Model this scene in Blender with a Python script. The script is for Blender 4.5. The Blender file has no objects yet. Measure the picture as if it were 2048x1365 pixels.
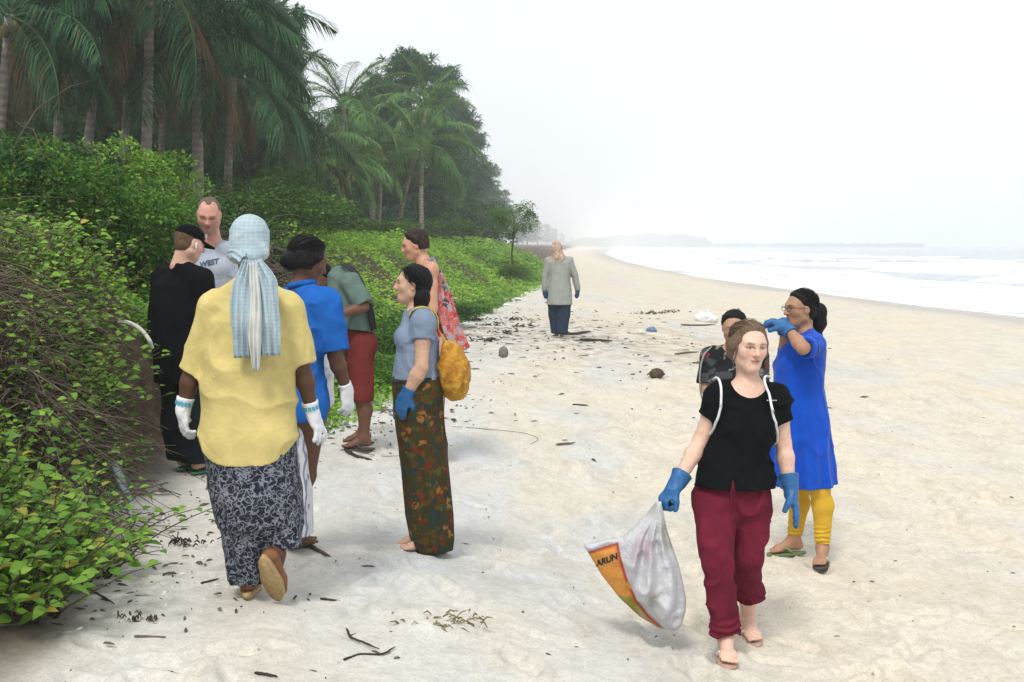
import bpy, math, random
import numpy as np
from mathutils import Vector, Matrix, Euler

# ------------------------------------------------------------------ camera, world, sun, exposure
SC = bpy.context.scene
COL = SC.collection
CZ = 1.6                                   # eye height above the datum (berm sand is near 0)
FPX = 2617.0                               # focal length in pixels of the 2048 px wide photograph
PITCH = math.atan((682.5 - 490.0) / FPX)
cam_d = bpy.data.cameras.new('camera'); cam = bpy.data.objects.new('camera', cam_d); COL.objects.link(cam)
cam_d.sensor_width = 36.0; cam_d.lens = 36.0 * FPX / 2048.0
cam_d.clip_start = 0.05; cam_d.clip_end = 6000
cam.location = (0, 0, CZ); cam.rotation_euler = (math.pi / 2 - PITCH, 0, 0)
SC.camera = cam

W = bpy.data.worlds.new('World'); SC.world = W; W.use_nodes = True
SUN_EL, SUN_AZ = math.radians(52), math.radians(198)      # azimuth measured clockwise from +Y (photograph's depth)
wn = W.node_tree.nodes; wl = W.node_tree.links
bgn = wn['Background']
sky = wn.new('ShaderNodeTexSky'); sky.sky_type = 'NISHITA'; sky.sun_disc = False
sky.sun_elevation = SUN_EL; sky.sun_rotation = SUN_AZ
sky.air_density = 1.0; sky.dust_density = 6.0; sky.ozone_density = 1.0
hs = wn.new('ShaderNodeHueSaturation'); hs.inputs['Saturation'].default_value = 0.22      # an overcast veil: the blue is washed out
wl.new(sky.outputs[0], hs.inputs['Color'])
wmix = wn.new('ShaderNodeMix'); wmix.data_type = 'RGBA'; wmix.inputs[0].default_value = 0.75
wl.new(hs.outputs[0], wmix.inputs[6]); wtc = wn.new('ShaderNodeTexCoord'); wno = wn.new('ShaderNodeTexNoise'); wno.inputs['Scale'].default_value = 2.2; wno.inputs['Detail'].default_value = 4; wl.new(wtc.outputs['Generated'], wno.inputs['Vector'])
wra = wn.new('ShaderNodeValToRGB'); wl.new(wno.outputs['Fac'], wra.inputs[0]); wra.color_ramp.elements[0].position = 0.35; wra.color_ramp.elements[1].position = 0.7
wra.color_ramp.elements[0].color = (0.90, 0.95, 1.0, 1); wra.color_ramp.elements[1].color = (0.99, 1.0, 1.0, 1)
wsc = wn.new('ShaderNodeVectorMath'); wsc.operation = 'SCALE'; wsc.inputs['Scale'].default_value = 11.2; wl.new(wra.outputs[0], wsc.inputs[0]); wl.new(wsc.outputs[0], wmix.inputs[7])   # soft unbroken cloud cover
wl.new(wmix.outputs[2], bgn.inputs['Color'])
bgn.inputs['Strength'].default_value = 0.073

sl = bpy.data.lights.new('sun', 'SUN'); sl.energy = 1.5; sl.angle = math.radians(12); sl.color = (1.0, 0.95, 0.87)
so = bpy.data.objects.new('sun', sl); COL.objects.link(so)
sd = Vector((math.sin(SUN_AZ) * math.cos(SUN_EL), math.cos(SUN_AZ) * math.cos(SUN_EL), math.sin(SUN_EL)))
so.rotation_euler = sd.to_track_quat('Z', 'Y').to_euler(); so.location = (-10, -25, 40)
vs = SC.view_settings; vs.view_transform = 'Standard'; vs.look = 'None'; vs.gamma = 1.0; vs.exposure = 0.68; vs.use_curve_mapping = False
SC.cycles.use_denoising = True
SC.cycles.volume_bounces = 2
SC.cycles.max_bounces = 8
SC.cycles.transparent_max_bounces = 8

# ------------------------------------------------------------------ helpers
rng = np.random.default_rng(7); random.seed(7)
def at(px, py, D):
    "world point on the sight line of photo pixel (px,py) at ground distance D"
    t = PITCH; a = (px - 1024.0) / FPX; b = -(py - 682.5) / FPX
    d = np.array([a, math.cos(t) + b * math.sin(t), -math.sin(t) + b * math.cos(t)])
    return np.array([0, 0, CZ]) + d * (D / d[1])
def hash3(ix, iy, iz, seed):
    h = (ix * 73856093) ^ (iy * 19349663) ^ (iz * 83492791) ^ (seed * 2654435761)
    h = (h ^ (h >> 13)) * 1274126177 & 0x7fffffff
    h = (h ^ (h >> 16)) & 0xffffff
    return h.astype(np.float32) / np.float32(0xffffff)
def vnoise(P, seed=0):
    "value noise in -1..1 at points (N,3)"
    P = np.asarray(P, dtype=np.float32)
    F = np.floor(P); I = F.astype(np.int64); f = P - F; f = f * f * (3 - 2 * f)
    r = 0
    for dx in (0, 1):
        wx = f[:, 0] if dx else 1 - f[:, 0]
        for dy in (0, 1):
            wy = f[:, 1] if dy else 1 - f[:, 1]
            for dz in (0, 1):
                wz = f[:, 2] if dz else 1 - f[:, 2]
                r = r + hash3(I[:, 0] + dx, I[:, 1] + dy, I[:, 2] + dz, seed) * wx * wy * wz
    return r * 2 - 1
def vn2(x, y, seed=0):
    return vnoise(np.stack([x.ravel(), y.ravel(), np.full(x.size, 0.37)], 1), seed).reshape(x.shape)
def sstep(a, b, x):
    t = np.clip((x - a) / (b - a), 0, 1); return t * t * (3 - 2 * t)

def mesh_np(name, V, Fq, smooth=True, mat=None, cols=None):
    "mesh from arrays; Fq a (n,3) or (n,4) int array, or a list of such arrays"
    me = bpy.data.meshes.new(name)
    Fs = Fq if isinstance(Fq, list) else [Fq]
    V = np.asarray(V, dtype=np.float32)
    loops = np.concatenate([np.asarray(f, dtype=np.int32).ravel() for f in Fs])
    tot = np.concatenate([np.full(len(f), f.shape[1], dtype=np.int32) for f in Fs])
    start = np.concatenate([[0], np.cumsum(tot)[:-1]]).astype(np.int32)
    me.vertices.add(len(V)); me.vertices.foreach_set('co', V.ravel())
    me.loops.add(len(loops)); me.loops.foreach_set('vertex_index', loops)
    me.polygons.add(len(tot)); me.polygons.foreach_set('loop_start', start); me.polygons.foreach_set('loop_total', tot)
    if smooth: me.polygons.foreach_set('use_smooth', np.ones(len(tot), dtype=bool))
    if cols is not None:
        a = me.color_attributes.new('tint', 'FLOAT_COLOR', 'POINT')
        c = np.ones((len(V), 4), dtype=np.float32); c[:, :3] = cols
        a.data.foreach_set('color', c.ravel())
    if mat is not None: me.materials.append(mat)
    me.update(); me.validate()
    return me
def obj(name, me, parent=None, loc=None):
    o = bpy.data.objects.new(name, me); COL.objects.link(o)
    if parent is not None: o.parent = parent
    if loc is not None: o.location = loc
    return o
def empty(name, loc=(0, 0, 0), rz=0.0):
    o = bpy.data.objects.new(name, None); COL.objects.link(o); o.location = loc; o.rotation_euler = (0, 0, rz); o.empty_display_size = 0.1
    return o
def tag(o, label=None, cat=None, group=None, kind=None):
    if label: o['label'] = label
    if cat: o['category'] = cat
    if group: o['group'] = group
    if kind: o['kind'] = kind
    return o
class MB:
    "collects tubes, quads and leaves into one mesh"
    def __init__(s): s.V = []; s.T = []; s.Q = []; s.C = []; s.n = 0
    def add(s, V, T=None, Q=None, col=(1, 1, 1)):
        V = np.asarray(V, dtype=np.float32).reshape(-1, 3)
        if T is not None and len(T): s.T.append(np.asarray(T, dtype=np.int32) + s.n)
        if Q is not None and len(Q): s.Q.append(np.asarray(Q, dtype=np.int32) + s.n)
        c = np.asarray(col, dtype=np.float32)
        s.C.append(np.broadcast_to(c, (len(V), 3)) if c.ndim == 1 else c)
        s.V.append(V); s.n += len(V)
    def tube(s, pts, rad, seg=6, col=(1, 1, 1), cap=True):
        pts = np.asarray(pts, dtype=np.float64); n = len(pts); rad = np.broadcast_to(np.asarray(rad, dtype=np.float64), (n,))
        tg = np.gradient(pts, axis=0); tg /= np.linalg.norm(tg, axis=1, keepdims=True) + 1e-9
        mt = np.abs(tg).mean(0); ref = np.eye(3)[int(np.argmin(mt))]; x, y, z = tg.T
        u = np.stack([y * ref[2] - z * ref[1], z * ref[0] - x * ref[2], x * ref[1] - y * ref[0]], 1); u /= np.sqrt((u * u).sum(1, keepdims=True)) + 1e-9
        v = np.stack([tg[:, 1] * u[:, 2] - tg[:, 2] * u[:, 1], tg[:, 2] * u[:, 0] - tg[:, 0] * u[:, 2], tg[:, 0] * u[:, 1] - tg[:, 1] * u[:, 0]], 1)
        an = np.arange(seg) * 2 * math.pi / seg; ca, sa = np.cos(an)[None, :, None], np.sin(an)[None, :, None]
        rings = [(pts[:, None] + rad[:, None, None] * (ca * u[:, None] + sa * v[:, None])).reshape(-1, 3)]
        V = np.concatenate(rings); i0 = np.arange(seg); k = np.arange(n - 1)[:, None] * seg; qa = (k + i0).ravel(); qb = (k + (i0 + 1) % seg).ravel(); Q = [np.stack([qa, qb, qb + seg, qa + seg], 1)]
        T = []
        if cap:
            V = np.concatenate([V, pts[:1], pts[-1:]]); c0 = n * seg; c1 = c0 + 1
            T = np.concatenate([np.stack([i0 * 0 + c0, (i0 + 1) % seg, i0], 1), np.stack([i0 * 0 + c1, (n - 1) * seg + i0, (n - 1) * seg + (i0 + 1) % seg], 1)])
        s.add(V, T, np.concatenate(Q), col)
    def mesh(s, name, mat=None, smooth=True):
        Fs = []
        if s.T: Fs.append(np.concatenate(s.T))
        if s.Q: Fs.append(np.concatenate(s.Q))
        return mesh_np(name, np.concatenate(s.V), Fs, smooth, mat, np.concatenate(s.C))

# ------------------------------------------------------------------ materials
class NT:
    def __init__(s, name):
        s.m = bpy.data.materials.new(name); s.m.use_nodes = True; s.t = s.m.node_tree; s.b = s.t.nodes['Principled BSDF']
        s.b.inputs['Specular IOR Level'].default_value = 0.3
    def n(s, typ, **kw):
        n = s.t.nodes.new(typ)
        for k, v in kw.items():
            if k in n.inputs: n.inputs[k].default_value = v
            else: setattr(n, k, v)
        return n
    def l(s, a, b): s.t.links.new(a, b)
    def coord(s, which='Object'): return s.n('ShaderNodeTexCoord').outputs[which]
    def pos(s): return s.n('ShaderNodeNewGeometry').outputs['Position']
    def noise(s, vec, scale, detail=4, rough=0.55, dist=0.0):
        n = s.n('ShaderNodeTexNoise'); n.inputs['Scale'].default_value = scale; n.inputs['Detail'].default_value = detail
        n.inputs['Roughness'].default_value = rough; n.inputs['Distortion'].default_value = dist; s.l(vec, n.inputs['Vector']); return n.outputs['Fac']
    def ramp(s, fac, stops, interp='LINEAR'):
        n = s.n('ShaderNodeValToRGB'); n.color_ramp.interpolation = interp; e = n.color_ramp.elements
        while len(e) < len(stops): e.new(0.5)
        for i, (p, c) in enumerate(stops):
            e[i].position = p; e[i].color = (*c, 1) if len(c) == 3 else c
        s.l(fac, n.inputs[0]); return n.outputs[0]
    def mix(s, fac, a, b, mode='MIX'):
        n = s.n('ShaderNodeMix', data_type='RGBA', blend_type=mode)
        for sock, v in ((0, fac), (6, a), (7, b)):
            if hasattr(v, 'links') or hasattr(v, 'is_linked'): s.l(v, n.inputs[sock])
            elif sock == 0: n.inputs[0].default_value = v
            else: n.inputs[sock].default_value = (*v, 1)
        return n.outputs[2]
    def math(s, op, a, b=0.0):
        n = s.n('ShaderNodeMath', operation=op)
        for i, v in ((0, a), (1, b)):
            if hasattr(v, 'is_linked'): s.l(v, n.inputs[i])
            else: n.inputs[i].default_value = v
        return n.outputs[0]
    def bump(s, h, strength=0.3, dist=0.02, prev=None):
        n = s.n('ShaderNodeBump'); n.inputs['Strength'].default_value = strength; n.inputs['Distance'].default_value = dist
        s.l(h, n.inputs['Height'])
        if prev is not None: s.l(prev, n.inputs['Normal'])
        return n.outputs[0]
    def out(s, col=None, rough=None, normal=None, **kw):
        if col is not None:
            if hasattr(col, 'is_linked'): s.l(col, s.b.inputs['Base Color'])
            else: s.b.inputs['Base Color'].default_value = (*col, 1)
        if rough is not None:
            if hasattr(rough, 'is_linked'): s.l(rough, s.b.inputs['Roughness'])
            else: s.b.inputs['Roughness'].default_value = rough
        if normal is not None: s.l(normal, s.b.inputs['Normal'])
        for k, v in kw.items():
            k = k.replace('_', ' '); s.b.inputs[k].default_value = v
        return s.m
def mat_leaf(name, c1, c2, c3=None, rough=0.5, transl=0.25, spec=0.3, scale=1.2):
    "foliage: colour varies leaf by leaf (tint attribute) and in drifts"
    t = NT(name); at_ = t.n('ShaderNodeAttribute', attribute_name='tint'); sep = t.n('ShaderNodeSeparateColor'); t.l(at_.outputs['Color'], sep.inputs[0])
    col = t.mix(sep.outputs[0], c1, c2)
    col = t.mix(t.math('MULTIPLY', sep.outputs[1], 1.0), col, c3 or (0.22, 0.17, 0.05))
    nz = t.noise(t.pos(), scale, 3)
    col = t.mix(1.0, col, t.ramp(nz, [(0.3, (0.7, 0.75, 0.7)), (0.7, (1.2, 1.15, 1.0))]), 'MULTIPLY')
    m = t.out(col, rough); t.b.inputs['Specular IOR Level'].default_value = spec
    tr = t.n('ShaderNodeBsdfTranslucent'); t.l(col, tr.inputs['Color']); mx = t.n('ShaderNodeMixShader'); mx.inputs[0].default_value = transl
    t.l(t.b.outputs[0], mx.inputs[1]); t.l(tr.outputs[0], mx.inputs[2]); t.l(mx.outputs[0], t.t.nodes['Material Output'].inputs['Surface'])
    return m
def mat_bark(name, c1, c2, scale=6, band=0.0):
    t = NT(name); co = t.coord(); nz = t.noise(co, scale, 5, 0.65)
    col = t.ramp(nz, [(0.3, c1), (0.7, c2)])
    h = nz
    if band:
        wv = t.n('ShaderNodeTexWave', bands_direction='Z'); wv.inputs['Scale'].default_value = band; wv.inputs['Distortion'].default_value = 1.5; t.l(co, wv.inputs['Vector'])
        col = t.mix(t.math('MULTIPLY', wv.outputs['Fac'], 0.35), col, tuple(x * 0.5 for x in c1)); h = t.math('ADD', nz, wv.outputs['Fac'])
    return t.out(col, 0.9, t.bump(h, 0.6, 0.03))
def mat_plain(name, c, rough=0.7, var=0.15, scale=30, bump=0.15):
    t = NT(name); co = t.coord(); nz = t.noise(co, scale, 4)
    col = t.mix(1.0, c, t.ramp(nz, [(0.3, (1 - var,) * 3), (0.7, (1 + var,) * 3)]), 'MULTIPLY')
    return t.out(col, rough, t.bump(nz, bump, 0.01))

# ------------------------------------------------------------------ beach, sea, far headland
def xveg(y): return np.interp(y, [-10, 3, 5.2, 6.5, 8.4, 10, 12.5, 16, 25, 31, 50, 100, 200, 400, 1500, 3000], [-1.7, -1.75, -1.8, -2.0, -2.4, -2.0, -1.3, -1.3, -1.25, -0.5, 1.0, 3.0, 7, 16, 75, 160])
def xshore(y): return np.interp(y, [-10, 30, 47, 64, 101, 177, 400, 1500, 3000], [26, 20, 18.3, 17, 15, 16, 28, 112, 240])
SEA = CZ - 2.72
def ground0(x, y):
    x = np.asarray(x, dtype=np.float64); y = np.asarray(y, dtype=np.float64)
    u = x - xveg(y); us = xshore(y) - xveg(y)
    near = np.interp(u, [0, .7, 1.65, 2.9, 4, 8], [-1.5, -1.53, -1.69, -1.93, -1.95, -2.12])
    far = np.interp(u, [0, 2, 4, 8], [-1.5, -1.56, -1.70, -2.0])
    w = sstep(10, 20, y); z = near * (1 - w) + far * w
    k = np.clip((u - 8) / np.maximum(us - 8, 0.5), 0, None)
    z = np.where(u > 8, z - 0.62 * k ** 1.3, z)
    z = np.where(us < 10, np.interp(u / np.maximum(us, .1), [0, 1, 3], [-1.5, -2.72, -5]), z)
    steep = np.interp(y, [6, 7, 9.5, 12], [1.5, 1.0, 1.0, 3.4]); hgt = np.interp(y, [8, 12, 60, 150], [1.3, 1.42, 1.3, 1.0])
    z = np.where(u < 0, -1.5 + hgt * sstep(0, 1, -u / steep) + np.clip(-u - steep, 0, None) * 0.02, z)
    z = np.maximum(z, -7.0)
    return z + CZ
def ground(x, y):
    x = np.asarray(x, dtype=np.float64); y = np.asarray(y, dtype=np.float64)
    sh = x.shape; x1 = np.atleast_1d(x); y1 = np.atleast_1d(y)
    z = ground0(x1, y1)
    z = z + 0.05 * vn2(x1 * 0.55, y1 * 0.35, 3) + 0.018 * vn2(x1 * 1.9, y1 * 1.4, 4)
    return z.reshape(sh)
def gz(x, y): return float(ground(np.array([x]), np.array([y]))[0])
def hit(px, py):
    "where the sight line of a photo pixel meets the ground"
    Ds = np.geomspace(3, 200, 1200); P = np.array([at(px, py, d) for d in Ds]); below = P[:, 2] < ground(P[:, 0], P[:, 1]); i = int(np.argmax(below)); return P[i] if below.any() else P[-1]
def build_sand():
    ys = [-6.0, -3.0, -1.0, 0.5, 1.5]; y = 2.2
    while y < 15: ys.append(y); y *= 1.0042
    while y < 45: ys.append(y); y *= 1.0066
    while y < 3000: ys.append(y); y *= 1.05
    ys.append(3000.0); ys = np.array(ys)
    s = np.linspace(-1, 1, 500)
    wid = np.maximum(ys, 4.5) * 0.62 + 0.8
    wid = np.where(ys > 45, ys * 0.62 + 0.8 + (ys - 45) * .2, wid)
    Y, S = np.meshgrid(ys, s, indexing='ij'); X = S * wid[:, None]
    Z = ground(X, Y)
    fade = sstep(45, 12, Y)
    Z += fade * (0.012 * vn2(X * 5, Y * 4, 5) + 0.006 * vn2(X * 13, Y * 11, 6))
    # trodden hollows: footprints with a raised rim, in wandering lines and scattered
    R = np.random.default_rng(21); prints = []
    for k in range(70):
        x = R.uniform(-2.2, 7); y = R.uniform(3.5, 20); a = R.normal(0, 0.7) + (math.pi if R.random() < .5 else 0)
        for j in range(R.integers(4, 14)):
            sd_ = (1 if j % 2 else -1) * 0.09
            prints.append((x + math.cos(a) * sd_, y - math.sin(a) * sd_, a, R.uniform(.016, .036)))
            x += math.sin(a) * 0.52; y += math.cos(a) * 0.52; a += R.normal(0, .12)
    for k in range(420):
        prints.append((R.uniform(-1.8, 8), R.uniform(3.2, 18), R.uniform(0, 6.28), R.uniform(.008, .026)))
    for (px, py, a, dep) in prints:
        if px < xveg(py) + .1 or py < 2.5: continue
        i0, i1 = np.searchsorted(ys, (py - .35, py + .35))
        if i1 <= i0: continue
        xs = X[i0:i1]; yy = Y[i0:i1]
        dx = xs - px; dy = yy - py; l = dx * math.sin(a) + dy * math.cos(a); t = dx * math.cos(a) - dy * math.sin(a)
        q = (l / .145) ** 2 + ((t + .012 * np.sin(l * 18)) / .055) ** 2
        Z[i0:i1] += -dep * np.exp(-q ** 2.2) + dep * .55 * np.exp(-((np.sqrt(q) - 1.45) / .33) ** 2)
    for (mx, my) in [(1895, 722), (1898, 748), (1760, 818), (1240, 872), (870, 1250), (1150, 940), (700, 1030), (1320, 770)]:
        D_ = hit(mx, my)[1]; q_ = at(mx, my, D_); Z += .05 * np.exp(-(((X - q_[0]) / .22) ** 2 + ((Y - D_) / .16) ** 2)) * (1 + .6 * vn2(X * 14, Y * 14, 15))
    ny, nx = X.shape; V = np.stack([X, Y, Z], -1).reshape(-1, 3)
    i = np.arange(ny - 1)[:, None] * nx + np.arange(nx - 1)[None]
    Q = np.stack([i, i + 1, i + 1 + nx, i + nx], -1).reshape(-1, 4)
    # colour masks that belong to the ground itself: soil and litter under the plants, wet sand by the water
    u = X - xveg(Y); sea_d = xshore(Y) - X
    soil = sstep(0.25, -0.35, u + 0.25 * vn2(X * 2.2, Y * 1.6, 8)); wet = sstep(6.5, 0.8, sea_d + 1.6 * vn2(X * .25, Y * .12, 9))
    wr = np.exp(-(((Y - 23 - .6 * vn2(X * .8, Y * .2, 14)) / 5.5) ** 2)) * sstep(-.2, .4, u) * sstep(7.5, 3, u)      # strand line of litter stain
    cols = np.stack([soil, wet, wr], -1).reshape(-1, 3)
    t = NT('sand')
    P = t.pos(); A = t.n('ShaderNodeAttribute', attribute_name='tint'); sep = t.n('ShaderNodeSeparateColor'); t.l(A.outputs['Color'], sep.inputs[0])
    mp = t.n('ShaderNodeMapping'); mp.inputs['Scale'].default_value = (1.0, 0.45, 1.0); mp.inputs['Rotation'].default_value = (0, 0, 0.5); t.l(P, mp.inputs['Vector'])
    big = t.noise(mp.outputs[0], 0.55, 4, 0.6, 0.6); mid = t.noise(mp.outputs[0], 2.6, 5, 0.65, 0.4); fine = t.noise(P, 140, 3, 0.7); grit = t.noise(P, 22, 4, 0.7)
    col = t.ramp(big, [(0.34, (0.52, 0.53, 0.53)), (0.50, (0.575, 0.545, 0.485)), (0.66, (0.595, 0.54, 0.455))])
    col = t.mix(t.ramp(mid, [(0.47, (0, 0, 0)), (0.70, (0.45,) * 3)]), col, (0.41, 0.365, 0.29))
    md2 = t.noise(mp.outputs[0], 7.5, 4, 0.65, 0.5); col = t.mix(t.ramp(md2, [(0.50, (0, 0, 0)), (0.70, (0.4,) * 3)]), col, (0.38, 0.35, 0.29))
    col = t.mix(1.0, col, t.ramp(grit, [(0.3, (0.88, 0.88, 0.88)), (0.62, (1.06, 1.06, 1.05))]), 'MULTIPLY')
    sx = t.n('ShaderNodeSeparateXYZ'); t.l(P, sx.inputs[0]); light_cast = t.math('ADD', t.math('MULTIPLY', sx.outputs[0], .22), t.math('MULTIPLY', t.noise(P, .8, 3), 1.0)); col = t.mix(1.0, col, t.ramp(light_cast, [(0.15, (0.93, 0.98, 1.05)), (0.95, (1.02, 0.998, 0.95))]), 'MULTIPLY')   # cooler by the bank, warmer seaward: light's colour cast painted into the sand
    grn = t.noise(P, 75, 4, 0.75); col = t.mix(1.0, col, t.ramp(grn, [(0.32, (0.80, 0.79, 0.77)), (0.5, (1.0, 1.0, 1.0)), (0.68, (1.07, 1.07, 1.06))]), 'MULTIPLY')
    col = t.mix(t.ramp(fine, [(0.66, (0, 0, 0)), (0.74, (0.6,) * 3)]), col, (0.16, 0.13, 0.10))
    # bits of bark, husk and shell trodden into the surface
    vor = t.n('ShaderNodeTexVoronoi'); vor.inputs['Scale'].default_value = 9.0; t.l(mp.outputs[0], vor.inputs['Vector'])
    sp = t.math('MULTIPLY', t.ramp(vor.outputs['Distance'], [(0.05, (1,) * 3), (0.09, (0,) * 3)]), t.ramp(t.noise(P, 1.7, 2), [(0.44, (0,) * 3), (0.58, (.8,) * 3)]))
    col = t.mix(sp, col, (0.13, 0.10, 0.075))
    col = t.mix(t.math('MULTIPLY', sep.outputs[2], t.ramp(t.noise(P, 3.5, 5, .7), [(.45, (0,) * 3), (.62, (.8,) * 3)])), col, (0.20, 0.165, 0.12))
    col = t.mix(sep.outputs[1], col, (0.33, 0.30, 0.27))
    soilc = t.ramp(t.noise(P, 9, 5, .7), [(0.35, (0.035, 0.026, 0.016)), (0.6, (0.09, 0.065, 0.04)), (0.75, (0.16, 0.13, 0.09))])
    col = t.mix(sep.outputs[0], col, soilc)
    b = t.bump(mid, 0.25, 0.03); b = t.bump(grit, 0.38, 0.014, b); b = t.bump(grn, 0.4, 0.005, b); b = t.bump(fine, 0.35, 0.003, b)
    rg = t.math('SUBTRACT', 0.95, t.math('MULTIPLY', sep.outputs[1], 0.68))
    m = t.out(col, rg, b)
    me = mesh_np('beach', V, Q, True, m, cols); tag(obj('beach', me), 'pale trodden sand sloping from the green bank down to the surf', 'beach', kind='structure')
build_sand()

def build_sea():
    us = np.concatenate([np.linspace(-9, 60, 240), np.geomspace(62, 2200, 60)])
    ys = np.concatenate([np.linspace(-4, 30, 20), np.geomspace(31, 2990, 280)])
    Y, U = np.meshgrid(ys, us, indexing='ij'); X = xshore(Y) + U
    wob = 2.2 * vn2(Y * .06, U * 0 + 1, 31) + 1.0 * vn2(Y * .2, U * .1, 32)
    Z = np.full(X.shape, SEA); foam = np.zeros(X.shape)
    for c, h, wd in ((4.0, .10, 1.2), (13.0, .42, 1.7), (26, .62, 2.2), (41, .55, 3), (60, .4, 4)):
        p = U - c - wob * (1 + c * .06); hh = h * (0.65 + 0.5 * vn2(Y * .05, U * .01, int(c) + 40))
        Z += hh * np.exp(-(np.where(p < 0, p / (wd * .55), p / wd)) ** 2)
        foam = np.maximum(foam, np.exp(-(np.where(p < 0, p / (wd * 2.4), p / (wd * .7))) ** 2) * (0.55 + .55 * sstep(-.3, .4, vn2(Y * .07, U * .02, int(c) + 60))))
    foam = np.maximum(foam, sstep(38, 3, U) * (.60 + .34 * vn2(X * .3, Y * .12, 77)))
    Z += .03 * vn2(X * .9, Y * .5, 78) * sstep(0, 6, U) + foam * .05 * vn2(X * 1.7, Y * 1.1, 79)
    Z = np.where(U > 0, Z, SEA + (Z - SEA) * .5)
    Z = np.where(X > 2380, SEA, Z)
    ny, nx = X.shape; i = np.arange(ny - 1)[:, None] * nx + np.arange(nx - 1)[None]
    Q = np.stack([i, i + 1, i + 1 + nx, i + nx], -1).reshape(-1, 4)
    t = NT('sea_water'); A = t.n('ShaderNodeAttribute', attribute_name='tint'); sep = t.n('ShaderNodeSeparateColor'); t.l(A.outputs['Color'], sep.inputs[0])
    P = t.pos(); nz = t.noise(P, .9, 6, .7, .8); n2 = t.noise(P, 4, 4, .6)
    f = t.math('ADD', sep.outputs[0], t.math('MULTIPLY', t.math('SUBTRACT', nz, .5), 1.1))
    fm = t.ramp(f, [(.38, (0,) * 3), (.58, (1,) * 3)])
    col = t.mix(fm, (0.26, 0.32, 0.36), (0.86, 0.87, 0.88))
    rg = t.math('ADD', .16, t.math('MULTIPLY', fm, .6))
    m = t.out(col, rg, t.bump(n2, .4, .12)); t.b.inputs['Specular IOR Level'].default_value = .5
    V = np.stack([X, Y, Z], -1).reshape(-1, 3); V[:, 0] = np.minimum(V[:, 0], 2400)
    me = mesh_np('sea', V, Q, True, m, np.stack([foam] * 3, -1).reshape(-1, 3))
    tag(obj('sea', me), 'pale hazy sea with white surf breaking along the beach', 'sea', kind='structure')
build_sea()

def build_headland():
    n = 60; D = 1450.0; k = np.linspace(0, 1, n); px = 1130 + k * 300
    top = np.interp(k, [0, .1, .3, .55, .8, .93, 1], [486, 477, 472, 466, 468, 474, 492])
    V = []; Q = []
    for j, (dy, f) in enumerate(((0, 0.0), (60, .75), (130, 1.0), (230, .7), (330, 0.0))):
        for i in range(n):
            p = at(px[i], top[i], D); h = (p[2] - SEA + 1) * f * (1 + .05 * math.sin(i * .5 + j * 2) * (f > 0))
            V.append((p[0] * (D + dy) / D, D + dy, SEA - .6 + h))
    for j in range(4):
        for i in range(n - 1): a = j * n + i; Q.append((a, a + 1, a + 1 + n, a + n))
    m = mat_plain('far_woods', (0.05, 0.075, 0.05), .9, .4, .2)
    tag(obj('headland', mesh_np('headland', V, np.array(Q), True, m)), 'faint wooded headland across the bay, almost lost in the haze', 'headland', kind='structure')
    mb = MB(); R = random.Random(3)                                   # breakwater: a low line of heaped rocks running out from the headland
    for i in range(170):
        kx = i / 169; p = at(1425 + kx * 420, 496 - kx * 4.0, 1450)
        r = R.uniform(2.4, 4.2); ph = R.uniform(0, 6)
        ang = np.arange(6) * math.pi / 3 + ph
        ring = np.stack([p[0] + r * 1.4 * np.cos(ang), p[1] + r * np.sin(ang), np.full(6, SEA - .5)], 1); up = ring * 1.0; up[:, 2] = SEA + r * .9 + .25; up[:, :2] = p[:2] + (up[:, :2] - p[:2]) * .6
        Vv = np.concatenate([ring, up, [[p[0], p[1], SEA + r * 1.1 + .3]]]); a6 = np.arange(6); b6 = (a6 + 1) % 6
        mb.add(Vv, np.stack([a6 + 6, b6 + 6, a6 * 0 + 12], 1), np.stack([a6, b6, b6 + 6, a6 + 6], 1))
    o = obj('breakwater', mb.mesh('breakwater', mat_plain('rock', (0.16, 0.16, 0.17), .9), False)); tag(o, 'thin dark line of a rock breakwater far out in the haze', 'breakwater')
build_headland()

def build_haze():
    x0, x1, y0, y1, z0, z1 = -2600.0, 2600.0, -12.0, 3010.0, SEA - 8.0, 30.0
    V = [(x, y, z) for x in (x0, x1) for y in (y0, y1) for z in (z0, z1)]
    Q = [(0, 1, 3, 2), (4, 6, 7, 5), (0, 4, 5, 1), (2, 3, 7, 6), (0, 2, 6, 4), (1, 5, 7, 3)]
    m = bpy.data.materials.new('haze'); m.use_nodes = True; nt = m.node_tree; nt.nodes.remove(nt.nodes['Principled BSDF'])
    pv = nt.nodes.new('ShaderNodeVolumePrincipled'); pv.inputs['Color'].default_value = (0.96, 0.98, 1.0, 1); pv.inputs['Density'].default_value = 0.0011; pv.inputs['Anisotropy'].default_value = 0.1
    nt.links.new(pv.outputs[0], nt.nodes['Material Output'].inputs['Volume'])
    o = obj('haze', mesh_np('haze', V, np.array(Q), False, m)); tag(o, 'white sea haze filling the air over the beach', 'haze', kind='stuff')
build_haze()
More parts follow.
